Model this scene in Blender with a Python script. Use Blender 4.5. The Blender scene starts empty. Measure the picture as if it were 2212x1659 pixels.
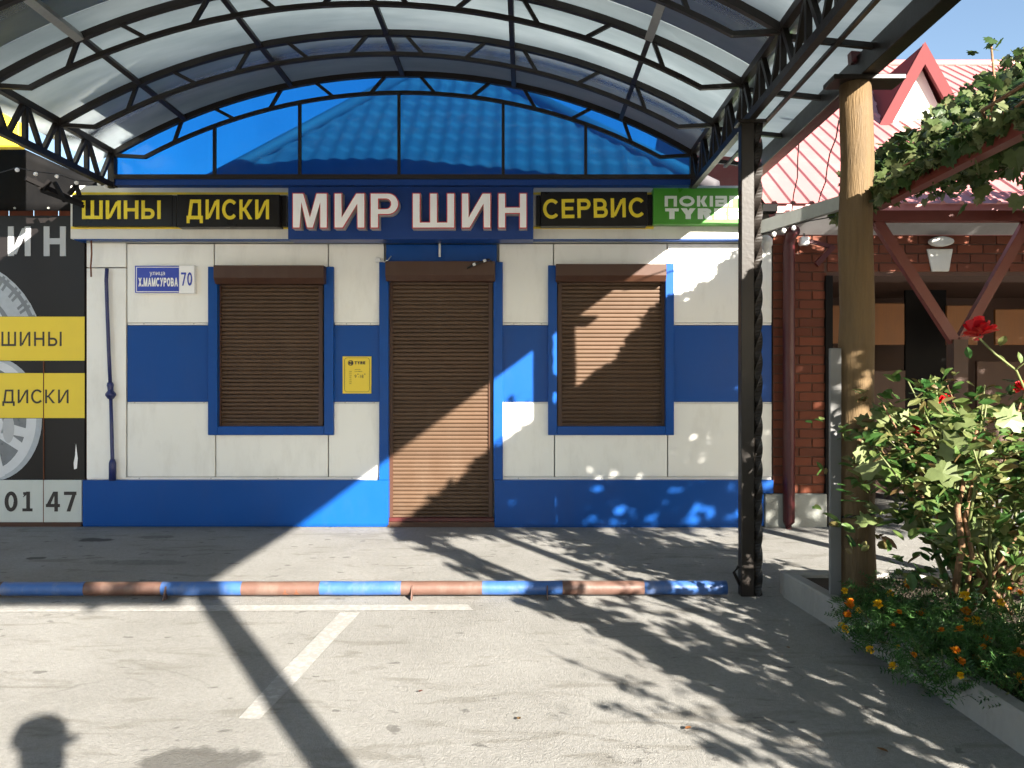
import bpy, bmesh, math, random
from mathutils import Vector, Matrix, Euler
random.seed(7)
R = math.radians
scene = bpy.context.scene
COL = scene.collection

# ------------------------------------------------------------------ camera, sky, sun, exposure
FPX, CX, CY, D0, CAMZ = 1760.0, 1135.0, 835.0, 8.16, 1.40     # photo measured at 2212 px width
cam_d = bpy.data.cameras.new('camera'); cam = bpy.data.objects.new('camera', cam_d); COL.objects.link(cam)
cam.location = (0, -D0, CAMZ); cam.rotation_euler = (R(90), 0, 0)
cam_d.sensor_width = 36; cam_d.lens = 36 * FPX / 2212
cam_d.shift_x = -(CX - 1106) / 2212; cam_d.shift_y = (CY - 829.5) / 2212
cam_d.clip_start = 0.05; cam_d.clip_end = 2000
scene.camera = cam

SUN = Vector((1.33, -2.20, 1.0)).normalized()                # direction towards the sun
elev = math.asin(SUN.z); azim = math.atan2(SUN.x, SUN.y)
world = bpy.data.worlds.new('World'); scene.world = world; world.use_nodes = True
wn = world.node_tree.nodes; wl_ = world.node_tree.links
sky = wn.new('ShaderNodeTexSky'); sky.sky_type = 'NISHITA'; sky.sun_disc = False
sky.sun_elevation = elev; sky.sun_rotation = azim
sky.air_density = 1.0; sky.dust_density = 0.6; sky.ozone_density = 1.0
wn['Background'].inputs[1].default_value = 0.05
wl_.new(sky.outputs[0], wn['Background'].inputs[0])
sun_d = bpy.data.lights.new('sun', 'SUN'); sun_d.energy = 5.0; sun_d.angle = R(0.55); sun_d.color = (1, .93, .82)
sun = bpy.data.objects.new('sun', sun_d); COL.objects.link(sun)
sun.rotation_euler = (-SUN).to_track_quat('-Z', 'Y').to_euler()
sun.location = (5, -9, 8)
vs = scene.view_settings
vs.view_transform = 'Standard'; vs.look = 'None'; vs.gamma = 1; vs.use_curve_mapping = False; vs.exposure = 2.32
scene.cycles.use_denoising = True; scene.cycles.use_adaptive_sampling = True; scene.cycles.adaptive_threshold = .03
scene.cycles.max_bounces = 4; scene.cycles.diffuse_bounces = 3; scene.cycles.glossy_bounces = 2; scene.cycles.transparent_max_bounces = 8

# ------------------------------------------------------------------ photo measures -> metres
def W(px, py, d):
    return Vector(((px - CX) * d / FPX, d - D0, CAMZ - (py - CY) * d / FPX))
def gz(y):                                                    # the yard falls gently away from the shop
    return 0.035 * max(y, -16.0) if y < 0 else 0.0
def G(px, py):                                                # point on the sloping yard
    d = FPX * (CAMZ + .035 * D0) / (py - CY + .035 * FPX)
    return Vector(((px - CX) * d / FPX, d - D0, gz(d - D0)))

# ------------------------------------------------------------------ materials
MATS = {}
def nodes_of(m):
    m.use_nodes = True
    return m.node_tree.nodes, m.node_tree.links
def pm(name, col, rough=.5, var=.12, scale=4, bump=0, bscale=60, metal=0, spec=.5, rnd=0, dirt=0, dirtcol=(.1, .085, .065), aniso=None):
    m = bpy.data.materials.new(name); n, l = nodes_of(m); b = n['Principled BSDF']
    b.inputs['Roughness'].default_value = rough; b.inputs['Metallic'].default_value = metal
    b.inputs['Specular IOR Level'].default_value = spec
    g = n.new('ShaderNodeNewGeometry')
    src = g.outputs['Position']
    if aniso:
        mp = n.new('ShaderNodeMapping'); mp.inputs['Scale'].default_value = aniso; l.new(src, mp.inputs[0]); src = mp.outputs[0]
    t = n.new('ShaderNodeTexNoise'); t.inputs['Scale'].default_value = scale; t.inputs['Detail'].default_value = 3.5; t.inputs['Roughness'].default_value = .65
    l.new(src, t.inputs['Vector'])
    mx = n.new('ShaderNodeMix'); mx.data_type = 'RGBA'
    mx.inputs['A'].default_value = (*[c * (1 - var) for c in col], 1); mx.inputs['B'].default_value = (*[min(1, c * (1 + var)) for c in col], 1)
    l.new(t.outputs['Fac'], mx.inputs['Factor']); out = mx.outputs['Result']
    if rnd:
        oi = n.new('ShaderNodeObjectInfo'); hs = n.new('ShaderNodeHueSaturation')
        mr = n.new('ShaderNodeMapRange'); mr.inputs['To Min'].default_value = 1 - rnd; mr.inputs['To Max'].default_value = 1 + rnd
        l.new(oi.outputs['Random'], mr.inputs['Value']); l.new(mr.outputs[0], hs.inputs['Value']); l.new(out, hs.inputs['Color']); out = hs.outputs[0]
    if dirt:
        t2 = n.new('ShaderNodeTexNoise'); t2.inputs['Scale'].default_value = 2.3; t2.inputs['Detail'].default_value = 5; t2.inputs['Roughness'].default_value = .7
        mp2 = n.new('ShaderNodeMapping'); mp2.inputs['Scale'].default_value = (1.6, 1.6, .5); l.new(g.outputs['Position'], mp2.inputs[0]); l.new(mp2.outputs[0], t2.inputs['Vector'])
        cr = n.new('ShaderNodeValToRGB'); cr.color_ramp.elements[0].position = .5; cr.color_ramp.elements[1].position = .78
        cr.color_ramp.elements[0].color = (0, 0, 0, 1); cr.color_ramp.elements[1].color = (dirt, dirt, dirt, 1)
        l.new(t2.outputs['Fac'], cr.inputs[0])
        m2 = n.new('ShaderNodeMix'); m2.data_type = 'RGBA'; m2.inputs['B'].default_value = (*dirtcol, 1)
        l.new(cr.outputs[0], m2.inputs['Factor']); l.new(out, m2.inputs['A']); out = m2.outputs['Result']
    l.new(out, b.inputs['Base Color'])
    tr = n.new('ShaderNodeMapRange'); tr.inputs['To Min'].default_value = max(.03, rough - .1); tr.inputs['To Max'].default_value = min(1, rough + .12)
    l.new(t.outputs['Fac'], tr.inputs['Value']); l.new(tr.outputs[0], b.inputs['Roughness'])
    if bump:
        t3 = n.new('ShaderNodeTexNoise'); t3.inputs['Scale'].default_value = bscale; t3.inputs['Detail'].default_value = 2
        l.new(src, t3.inputs['Vector'])
        bp = n.new('ShaderNodeBump'); bp.inputs['Strength'].default_value = bump; bp.inputs['Distance'].default_value = .01
        l.new(t3.outputs['Fac'], bp.inputs['Height']); l.new(bp.outputs[0], b.inputs['Normal'])
    MATS[name] = m
    return m

M_white = pm('white_cladding', (.85, .845, .80), .38, .03, 1.5, bump=.12, bscale=5, rnd=.03, dirt=.26, dirtcol=(.36, .33, .27), aniso=(1, 1, .35))
M_blue = pm('blue_cladding', (.003, .064, .29), .36, .08, 1.5, spec=.2, bump=.10, bscale=5, rnd=.06, dirt=.14, dirtcol=(.06, .08, .15))
M_wallgrey = pm('wall_core', (.42, .42, .41), .7, .1)
M_brown = pm('brown_shutter', (.086, .051, .031), .45, .10, 5, spec=.3, rnd=.10, dirt=.12, dirtcol=(.2, .16, .12))
M_brownbox = pm('brown_housing', (.060, .026, .015), .4, .08, 3, spec=.35, dirt=.1, dirtcol=(.2, .15, .12))
M_dark = pm('dark_gap', (.010, .009, .009), .7, .1, spec=.1)
M_steel = pm('black_painted_steel', (.014, .011, .009), .42, .25, 9, bump=.08, bscale=40, spec=.35, dirt=.35, dirtcol=(.05, .034, .024))
M_grey_steel = pm('grey_steel', (.34, .35, .33), .42, .15, 6, metal=.5, dirt=.4)
M_cream = pm('cream_fascia', (.66, .65, .60), .4, .05, 2, dirt=.2)
M_yellow = pm('yellow_film', (.80, .60, .035), .4, .05, 3)
M_sign_yellow = pm('yellow_lettering', (.78, .62, .02), .4, .05, 3)
M_black = pm('black_sign', (.008, .0075, .008), .3, .2, 3, spec=.25, dirt=.1, dirtcol=(.06, .055, .05))
M_navy = pm('navy_sign', (.005, .040, .20), .35, .06, 2, spec=.3)
M_letter = pm('white_acrylic', (.90, .90, .90), .35, .03, 4)
M_letter_side = pm('letter_side', (.52, .46, .43), .45, .05, 4)
M_red = pm('red_rim', (.50, .03, .035), .4, .06, 4)
M_green = pm('green_sign', (.055, .27, .02), .3, .05, 3)
M_pale = pm('pale_lettering', (.72, .78, .72), .4, .04, 3)
M_plate_blue = pm('plate_blue', (.02, .05, .42), .35, .05, 3)
M_pipe_blue = pm('gas_pipe_blue', (.018, .026, .12), .4, .15, 12, dirt=.2)
M_barrier_blue = pm('barrier_blue_paint', (.035, .10, .29), .42, .22, 14, bump=.25, bscale=30, dirt=.75, dirtcol=(.2, .2, .2))
M_barrier_brown = pm('barrier_brown_paint', (.115, .062, .047), .45, .2, 14, bump=.15, bscale=30, dirt=.75, dirtcol=(.18, .14, .115))
M_rust = pm('rust', (.16, .06, .03), .8, .3, 20)
M_paint = None
M_brick = pm('orange_brick', (.14, .034, .013), .8, .18, 22, bump=.3, bscale=90, rnd=.22)
M_mortar = pm('mortar', (.10, .055, .040), .9, .15, 20, bump=.3, bscale=120)
M_plinth = pm('plinth_concrete', (.30, .31, .29), .85, .15, 6, bump=.35, bscale=45, dirt=.4)
M_redpaint = pm('dark_red_paint', (.07, .009, .011), .4, .15, 6, dirt=.2, dirtcol=(.14, .06, .04))
M_redbeam = pm('red_timber', (.14, .025, .016), .5, .2, 8)
M_roofred = pm('red_profiled_sheet', (.43, .165, .160), .42, .08, 2, rnd=.05, dirt=.35, dirtcol=(.50, .30, .28), aniso=(1, .4, .4))
M_barge = pm('dark_red_bargeboard', (.13, .040, .042), .85, .1, 4, spec=.05)
M_roofblue = pm('metal_tile', (.060, .055, .062), .7, .1, 3)
M_soffit = pm('plaster_band', (.28, .27, .27), .8, .12, 3, dirt=.3)
M_plaster = pm('white_plaster', (.74, .73, .70), .8, .05, 3)
M_wood = pm('log_wood', (.135, .088, .042), .7, .38, 3, bump=.7, bscale=12, aniso=(14, 14, .9), spec=.25, dirt=.55, dirtcol=(.10, .075, .05))
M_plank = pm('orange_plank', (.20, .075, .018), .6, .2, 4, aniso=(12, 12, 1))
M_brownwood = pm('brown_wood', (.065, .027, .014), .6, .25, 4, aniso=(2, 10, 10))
M_asb = pm('grey_board', (.17, .17, .17), .9, .12, 6, dirt=.3)
M_kerb = pm('kerb_concrete', (.30, .29, .27), .9, .2, 5, bump=.4, bscale=60, dirt=.5)
M_soil = pm('soil', (.05, .035, .022), .95, .3, 20, bump=.6, bscale=60)
M_tarp = pm('black_sheet', (.0045, .0045, .005), .6, .3, 2, spec=.12, bump=.1, bscale=3, dirt=.06, dirtcol=(.06, .05, .045))
M_banner = pm('black_banner', (.012, .010, .010), .35, spec=.3, var=.3, scale=1.2, bump=.05, bscale=3)# .3, 1.2, bump=.05, bscale=3)
M_bannergrey = pm('banner_grey_print', (.42, .44, .46), .35, .08, 5)
M_tyre1 = pm('print_tyre_dark', (.17, .19, .21), .35, .25, 14)
M_tyre2 = pm('print_tyre_light', (.38, .42, .46), .35, .2, 16)
M_wheel = pm('print_wheel_silver', (.60, .63, .66), .3, .15, 7)
M_wheel2 = pm('print_wheel_shade', (.16, .18, .20), .3, .3, 9)
M_numpanel = pm('pale_number_panel', (.56, .60, .57), .35, .04, 3, dirt=.1)
M_ink = pm('dark_ink', (.028, .022, .020), .45, .1, 5)
M_bulb = pm('white_plastic', (.75, .75, .74), .35, .04, 5)
M_skin = pm('skin', (.45, .27, .19), .5, .06, 5)
M_cloth = pm('dark_clothing', (.03, .035, .05), .85, .15, 12)
M_wire = pm('black_cable', (.012, .012, .012), .5, .1)
M_stem = pm('woody_stem', (.20, .11, .055), .8, .3, 30, bump=.4, bscale=80)
M_gstem = pm('green_stem', (.12, .14, .045), .6, .2, 20)

def leafmat(name, cols, trans=.35, gloss=.35, rough=.42):
    m = bpy.data.materials.new(name); n, l = nodes_of(m); b = n['Principled BSDF']
    g = n.new('ShaderNodeNewGeometry'); oi = n.new('ShaderNodeObjectInfo')
    ad = n.new('ShaderNodeMath'); ad.operation = 'ADD'; l.new(g.outputs['Random Per Island'], ad.inputs[0]); l.new(oi.outputs['Random'], ad.inputs[1])
    fr = n.new('ShaderNodeMath'); fr.operation = 'FRACT'; l.new(ad.outputs[0], fr.inputs[0])
    cr = n.new('ShaderNodeValToRGB'); els = cr.color_ramp.elements
    while len(els) < len(cols): els.new(.5)
    for i, c in enumerate(cols):
        els[i].position = i / (len(cols) - 1); els[i].color = (*c, 1)
    l.new(fr.outputs[0], cr.inputs[0])
    t = n.new('ShaderNodeTexNoise'); t.inputs['Scale'].default_value = 25; t.inputs['Detail'].default_value = 3; l.new(g.outputs['Position'], t.inputs['Vector'])
    hs = n.new('ShaderNodeHueSaturation'); mr = n.new('ShaderNodeMapRange'); mr.inputs['To Min'].default_value = .65; mr.inputs['To Max'].default_value = 1.35
    l.new(t.outputs['Fac'], mr.inputs['Value']); l.new(mr.outputs[0], hs.inputs['Value']); l.new(cr.outputs[0], hs.inputs['Color'])
    l.new(hs.outputs[0], b.inputs['Base Color']); b.inputs['Roughness'].default_value = rough; b.inputs['Specular IOR Level'].default_value = gloss
    tb = n.new('ShaderNodeBsdfTranslucent'); l.new(hs.outputs[0], tb.inputs['Color'])
    mx = n.new('ShaderNodeMixShader'); mx.inputs[0].default_value = trans
    l.new(b.outputs[0], mx.inputs[1]); l.new(tb.outputs[0], mx.inputs[2]); l.new(mx.outputs[0], n['Material Output'].inputs[0])
    return m
M_vine = leafmat('vine_leaf', [(.030, .062, .018), (.055, .095, .028), (.040, .080, .020), (.11, .14, .05), (.17, .19, .085), (.05, .09, .02)], .38)
M_rose = leafmat('rose_leaf', [(.025, .085, .018), (.06, .14, .03), (.11, .17, .045), (.18, .20, .07), (.13, .07, .03)], .4, .5)
M_glare_leaf = leafmat('glare_leaf', [(.13, .17, .06), (.21, .24, .11), (.10, .16, .04)], .3, .4)  # sun glare on the broad leaves, put into their colour as paler green
M_marig = leafmat('marigold_leaf', [(.020, .065, .015), (.045, .12, .025), (.08, .17, .05)], .3)
M_petal_o = leafmat('orange_petal', [(.62, .17, .01), (.72, .30, .01), (.45, .08, .01)], .25)
M_petal_y = leafmat('yellow_petal', [(.75, .42, .01), (.78, .50, .02)], .25)
M_petal_r = leafmat('red_petal', [(.55, .01, .015), (.68, .015, .025), (.35, .005, .012)], .25)

def asphalt():
    m = bpy.data.materials.new('worn_asphalt'); n, l = nodes_of(m); b = n['Principled BSDF']
    g = n.new('ShaderNodeNewGeometry'); P = g.outputs['Position']
    def noise(sc, det=6, ro=.6, mp=None, dist=0):
        t = n.new('ShaderNodeTexNoise'); t.inputs['Scale'].default_value = sc; t.inputs['Detail'].default_value = det; t.inputs['Roughness'].default_value = ro
        t.inputs['Distortion'].default_value = dist
        if mp:
            k = n.new('ShaderNodeMapping'); k.inputs['Scale'].default_value = mp; l.new(P, k.inputs[0]); l.new(k.outputs[0], t.inputs['Vector'])
        else: l.new(P, t.inputs['Vector'])
        return t.outputs['Fac']
    def ramp(f, p0, p1, c0=(0, 0, 0), c1=(1, 1, 1)):
        r = n.new('ShaderNodeValToRGB'); r.color_ramp.elements[0].position = p0; r.color_ramp.elements[1].position = p1
        r.color_ramp.elements[0].color = (*c0, 1); r.color_ramp.elements[1].color = (*c1, 1); l.new(f, r.inputs[0]); return r.outputs[0]
    def mix(fac, a, bcol, mode='MIX'):
        x = n.new('ShaderNodeMix'); x.data_type = 'RGBA'; x.blend_type = mode
        for s, v in (('Factor', fac), ('A', a), ('B', bcol)):
            if isinstance(v, (int, float)): x.inputs[s].default_value = v
            elif isinstance(v, tuple): x.inputs[s].default_value = (*v, 1)
            else: l.new(v, x.inputs[s])
        return x.outputs['Result']
    c = ramp(noise(.9, 5, .65), .3, .72, (.285, .277, .257), (.385, .377, .355))
    c = mix(.55, c, ramp(noise(140, 4, .8), .25, .75, (.45, .45, .45), (1, 1, 1)), 'MULTIPLY')
    c = mix(.5, c, ramp(noise(38, 5, .7), .3, .7, (.55, .55, .55), (1, 1, 1)), 'MULTIPLY')
    blot = ramp(noise(2.6, 5, .6, (.7, 2.6, 1), .8), .56, .66)                     # damp blotches and drips
    c = mix(mix(.45, blot, (0, 0, 0)), c, (.15, .14, .12))
    dots = ramp(noise(9, 2, .4, (1, 1.6, 1)), .70, .74)
    c = mix(mix(.4, dots, (0, 0, 0)), c, (.08, .075, .07))
    v = n.new('ShaderNodeTexVoronoi'); v.feature = 'DISTANCE_TO_EDGE'; v.inputs['Scale'].default_value = .8
    wv = n.new('ShaderNodeMix'); wv.data_type = 'RGBA'; wv.inputs['Factor'].default_value = .12
    tn = n.new('ShaderNodeTexNoise'); tn.inputs['Scale'].default_value = 3.5; tn.inputs['Detail'].default_value = 6; l.new(P, tn.inputs['Vector'])
    l.new(P, wv.inputs['A']); l.new(tn.outputs['Color'], wv.inputs['B']); l.new(wv.outputs['Result'], v.inputs['Vector'])
    crack = ramp(v.outputs['Distance'], .0, .006, (1, 1, 1), (0, 0, 0))
    cm = n.new('ShaderNodeMath'); cm.operation = 'MULTIPLY'; l.new(crack, cm.inputs[0]); l.new(ramp(noise(.7, 3), .52, .6), cm.inputs[1])
    cm2 = n.new('ShaderNodeMath'); cm2.operation = 'MULTIPLY'; l.new(cm.outputs[0], cm2.inputs[0]); cm2.inputs[1].default_value = .45
    c = mix(cm2.outputs[0], c, (.12, .115, .105))
    # three oil stains with a shape of their own
    dn = noise(7, 6, .6)
    for (pt, rx, ry, s) in ((G(425, 1645), .34, .15, .62), (G(205, 1166), .18, .10, .8), (G(75, 1206), .10, .06, .75), (G(340, 1160), .2, .08, .4), (G(300, 1215), .5, .12, .3)):
        sx = n.new('ShaderNodeMapping'); sx.vector_type = 'POINT'
        sx.inputs['Location'].default_value = (-pt.x / rx, -pt.y / ry, 0); sx.inputs['Scale'].default_value = (1 / rx, 1 / ry, 0)
        l.new(P, sx.inputs[0])
        ln = n.new('ShaderNodeVectorMath'); ln.operation = 'LENGTH'; l.new(sx.outputs[0], ln.inputs[0])
        ad = n.new('ShaderNodeMath'); ad.operation = 'MULTIPLY_ADD'; l.new(dn, ad.inputs[0]); ad.inputs[1].default_value = 1.6; l.new(ln.outputs['Value'], ad.inputs[2])
        st = ramp(ad.outputs[0], .0, 1.0, (0, 0, 0), (0, 0, 0))
        r = n.new('ShaderNodeMapRange'); r.inputs['From Min'].default_value = 1.45; r.inputs['From Max'].default_value = 1.75
        r.inputs['To Min'].default_value = s; r.inputs['To Max'].default_value = 0; l.new(ad.outputs[0], r.inputs['Value'])
        c = mix(r.outputs[0], c, (.045, .042, .038))
    l.new(c, b.inputs['Base Color']); b.inputs['Roughness'].default_value = .88
    b.inputs['Specular IOR Level'].default_value = .3
    h = n.new('ShaderNodeMath'); h.operation = 'ADD'; l.new(noise(75, 3, .6), h.inputs[0]); l.new(noise(190, 2, .6), h.inputs[1])
    bp = n.new('ShaderNodeBump'); bp.inputs['Strength'].default_value = .75; bp.inputs['Distance'].default_value = .008
    l.new(h.outputs[0], bp.inputs['Height']); l.new(bp.outputs[0], b.inputs['Normal'])
    return m
M_asphalt = asphalt()
def worn_paint():
    m = bpy.data.materials.new('worn_white_paint'); n, l = nodes_of(m); b = n['Principled BSDF']
    g = n.new('ShaderNodeNewGeometry')
    t = n.new('ShaderNodeTexNoise'); t.inputs['Scale'].default_value = 26; t.inputs['Detail'].default_value = 8; t.inputs['Roughness'].default_value = .75; l.new(g.outputs['Position'], t.inputs['Vector'])
    r = n.new('ShaderNodeValToRGB'); r.color_ramp.elements[0].position = .47; r.color_ramp.elements[1].position = .62
    r.color_ramp.elements[0].color = (.285, .277, .26, 1); r.color_ramp.elements[1].color = (.385, .38, .362, 1); l.new(t.outputs['Fac'], r.inputs[0])
    l.new(r.outputs[0], b.inputs['Base Color']); b.inputs['Roughness'].default_value = .8
    bp = n.new('ShaderNodeBump'); bp.inputs['Strength'].default_value = .5; bp.inputs['Distance'].default_value = .006
    l.new(t.outputs['Fac'], bp.inputs['Height']); l.new(bp.outputs[0], b.inputs['Normal'])
    return m
M_paint = worn_paint()
def poly_roof():
    m = bpy.data.materials.new('smoky_polycarbonate'); n, l = nodes_of(m)
    n.remove(n['Principled BSDF']); g = n.new('ShaderNodeNewGeometry')
    t = n.new('ShaderNodeTexNoise'); t.inputs['Scale'].default_value = 1.6; t.inputs['Detail'].default_value = 8; t.inputs['Roughness'].default_value = .65
    mp = n.new('ShaderNodeMapping'); mp.inputs['Scale'].default_value = (.5, 2.2, 1); l.new(g.outputs['Position'], mp.inputs[0]); l.new(mp.outputs[0], t.inputs['Vector'])
    r = n.new('ShaderNodeValToRGB'); r.color_ramp.elements[0].position = .3; r.color_ramp.elements[1].position = .7
    r.color_ramp.elements[0].color = (.34, .385, .405, 1); r.color_ramp.elements[1].color = (.47, .51, .525, 1); l.new(t.outputs['Fac'], r.inputs[0])
    tb = n.new('ShaderNodeBsdfTranslucent'); l.new(r.outputs[0], tb.inputs[0])
    df = n.new('ShaderNodeBsdfDiffuse'); l.new(r.outputs[0], df.inputs[0])
    gl = n.new('ShaderNodeBsdfGlossy'); gl.inputs['Roughness'].default_value = .25; gl.inputs[0].default_value = (.9, .95, 1, 1)
    wv = n.new('ShaderNodeTexWave'); wv.bands_direction = 'Y'; wv.inputs['Scale'].default_value = 20; l.new(g.outputs['Position'], wv.inputs['Vector'])
    bp = n.new('ShaderNodeBump'); bp.inputs['Strength'].default_value = .12; l.new(wv.outputs['Fac'], bp.inputs['Height']); l.new(bp.outputs[0], gl.inputs['Normal'])
    a = n.new('ShaderNodeMixShader'); a.inputs[0].default_value = .22; l.new(tb.outputs[0], a.inputs[1]); l.new(df.outputs[0], a.inputs[2])
    fz = n.new('ShaderNodeFresnel'); fz.inputs[0].default_value = 1.12
    b2 = n.new('ShaderNodeMixShader'); l.new(fz.outputs[0], b2.inputs[0]); l.new(a.outputs[0], b2.inputs[1]); l.new(gl.outputs[0], b2.inputs[2])
    l.new(b2.outputs[0], n['Material Output'].inputs[0])
    return m
M_poly = poly_roof()
def blue_poly():
    m = bpy.data.materials.new('blue_polycarbonate'); n, l = nodes_of(m)
    n.remove(n['Principled BSDF']); g = n.new('ShaderNodeNewGeometry')
    wv = n.new('ShaderNodeTexWave'); wv.bands_direction = 'X'; wv.inputs['Scale'].default_value = 26; l.new(g.outputs['Position'], wv.inputs['Vector'])
    t = n.new('ShaderNodeTexNoise'); t.inputs['Scale'].default_value = 2.5; t.inputs['Detail'].default_value = 6; l.new(g.outputs['Position'], t.inputs['Vector'])
    cr = n.new('ShaderNodeValToRGB'); cr.color_ramp.elements[0].color = (.018, .27, .75, 1); cr.color_ramp.elements[1].color = (.045, .52, 1, 1); l.new(wv.outputs['Fac'], cr.inputs[0])
    tp = n.new('ShaderNodeBsdfTransparent'); l.new(cr.outputs[0], tp.inputs[0])
    tb = n.new('ShaderNodeBsdfTranslucent'); tb.inputs[0].default_value = (.03, .17, .62, 1)
    a = n.new('ShaderNodeMixShader'); a.inputs[0].default_value = .30
    mr = n.new('ShaderNodeMapRange'); mr.inputs['To Min'].default_value = .34; mr.inputs['To Max'].default_value = .62; l.new(t.outputs['Fac'], mr.inputs['Value']); l.new(mr.outputs[0], a.inputs[0])
    l.new(tp.outputs[0], a.inputs[1]); l.new(tb.outputs[0], a.inputs[2])
    gl = n.new('ShaderNodeBsdfGlossy'); gl.inputs['Roughness'].default_value = .12
    fz = n.new('ShaderNodeFresnel'); fz.inputs[0].default_value = 1.35
    b2 = n.new('ShaderNodeMixShader'); l.new(fz.outputs[0], b2.inputs[0]); l.new(a.outputs[0], b2.inputs[1]); l.new(gl.outputs[0], b2.inputs[2])
    l.new(b2.outputs[0], n['Material Output'].inputs[0])
    return m
M_bluepoly = blue_poly()

# ------------------------------------------------------------------ builders
def wloc(o):
    v = Vector((0, 0, 0))
    while o is not None:
        v += o.location; o = o.parent
    return v
def tag(o, label=None, cat=None, group=None, kind=None):
    if label: o['label'] = label
    if cat: o['category'] = cat
    if group: o['group'] = group
    if kind: o['kind'] = kind
    return o
def thing(name, label, cat, loc=(0, 0, 0), group=None):
    o = bpy.data.objects.new(name, None); o.empty_display_size = .1; COL.objects.link(o); o.location = loc
    return tag(o, label, cat, group)
def place(name, me, parent=None, loc=(0, 0, 0), rot=None):
    o = bpy.data.objects.new(name, me); COL.objects.link(o)
    if parent is not None:
        o.parent = parent; o.location = Vector(loc) - wloc(parent)
    else: o.location = loc
    if rot is not None: o.rotation_euler = rot
    return o
class MB:
    def __init__(s): s.v = []; s.f = []; s.m = []; s.cur = 0
    def add(s, vs_, fs_):
        k = len(s.v); s.v += [tuple(p) for p in vs_]; s.f += [tuple(i + k for i in f) for f in fs_]; s.m += [s.cur] * len(fs_); return s
    def bx(s, x0, x1, y0, y1, z0, z1):
        return s.add([(x0, y0, z0), (x1, y0, z0), (x1, y1, z0), (x0, y1, z0), (x0, y0, z1), (x1, y0, z1), (x1, y1, z1), (x0, y1, z1)],
                     [(0, 3, 2, 1), (4, 5, 6, 7), (0, 1, 5, 4), (1, 2, 6, 5), (2, 3, 7, 6), (3, 0, 4, 7)])
    def bar(s, a, b, w, h=None, up=(0, 0, 1)):
        a, b = Vector(a), Vector(b); h = h or w; t = (b - a).normalized(); up = Vector(up)
        if abs(t.dot(up)) > .98: up = Vector((0, 1, 0))
        sd = t.cross(up).normalized(); u = sd.cross(t)
        vs_ = []
        for p in (a, b):
            for i, j in ((-1, -1), (1, -1), (1, 1), (-1, 1)): vs_.append(p + sd * i * w / 2 + u * j * h / 2)
        return s.add(vs_, [(0, 1, 2, 3), (7, 6, 5, 4), (0, 4, 5, 1), (1, 5, 6, 2), (2, 6, 7, 3), (3, 7, 4, 0)])
    def strip(s, pts, w, h, up=(0, 1, 0)):                    # continuous rectangular profile along a path
        pts = [Vector(p) for p in pts]; up = Vector(up); vs_ = []; fs = []
        for i, p in enumerate(pts):
            t = (pts[min(i + 1, len(pts) - 1)] - pts[max(i - 1, 0)]).normalized(); n = t.cross(up).normalized()
            for a, b in ((-1, -1), (1, -1), (1, 1), (-1, 1)): vs_.append(p + up * a * w / 2 + n * b * h / 2)
        for i in range(len(pts) - 1):
            k = i * 4
            for j in range(4): fs.append((k + j, k + (j + 1) % 4, k + 4 + (j + 1) % 4, k + 4 + j))
        e = len(vs_) - 4; fs += [(3, 2, 1, 0), (e, e + 1, e + 2, e + 3)]
        return s.add(vs_, fs)
    def tube(s, pts, r, n=8, caps=True):
        pts = [Vector(p) for p in pts]; rs = r if isinstance(r, (list, tuple)) else [r] * len(pts)
        vs_ = []; fs = []; ref = Vector((.13, .31, .94))
        for i, p in enumerate(pts):
            t = (pts[min(i + 1, len(pts) - 1)] - pts[max(i - 1, 0)]).normalized()
            rf = ref if abs(t.dot(ref)) < .95 else Vector((1, 0, 0))
            a = t.cross(rf).normalized(); b = t.cross(a)
            for k in range(n):
                q = 2 * math.pi * k / n; vs_.append(p + (a * math.cos(q) + b * math.sin(q)) * rs[i])
        for i in range(len(pts) - 1):
            for k in range(n): fs.append((i * n + k, i * n + (k + 1) % n, (i + 1) * n + (k + 1) % n, (i + 1) * n + k))
        if caps: fs += [tuple(range(n - 1, -1, -1)), tuple(range((len(pts) - 1) * n, len(pts) * n))]
        return s.add(vs_, fs)
    def prism(s, poly, y0, y1):                               # outline in x,z pushed along y
        n = len(poly); vs_ = [(x, y0, z) for x, z in poly] + [(x, y1, z) for x, z in poly]
        fs = [tuple(range(n)), tuple(range(2 * n - 1, n - 1, -1))] + [(i, n + i, n + (i + 1) % n, (i + 1) % n) for i in range(n)]
        return s.add(vs_, fs)
    def mesh(s, name, mats, smooth=False, bevel=0):
        me = bpy.data.meshes.new(name); me.from_pydata(s.v, [], s.f)
        for m in (mats if isinstance(mats, (list, tuple)) else [mats]): me.materials.append(m)
        me.polygons.foreach_set('material_index', s.m)
        bm = bmesh.new(); bm.from_mesh(me); bmesh.ops.recalc_face_normals(bm, faces=bm.faces)
        if bevel: bmesh.ops.bevel(bm, geom=list(bm.edges), offset=bevel, segments=1, affect='EDGES', clamp_overlap=True)
        bm.to_mesh(me); bm.free()
        if smooth: me.polygons.foreach_set('use_smooth', [True] * len(me.polygons))
        return me
    def build(s, name, mats, parent=None, smooth=False, bevel=0, label=None):
        off = wloc(parent) if parent is not None else Vector((0, 0, 0))
        if parent is None:                                    # a free-standing mesh takes its own base as origin
            xs = [p[0] for p in s.v]; ys = [p[1] for p in s.v]; zs = [p[2] for p in s.v]
            off = Vector(((min(xs) + max(xs)) / 2, (min(ys) + max(ys)) / 2, min(zs)))
        s.v = [(p[0] - off.x, p[1] - off.y, p[2] - off.z) for p in s.v]
        me = s.mesh(name, mats, smooth, bevel)
        o = bpy.data.objects.new(name, me); COL.objects.link(o)
        if parent is not None: o.parent = parent
        else: o.location = off
        if label: o['label'] = label
        return o
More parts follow.
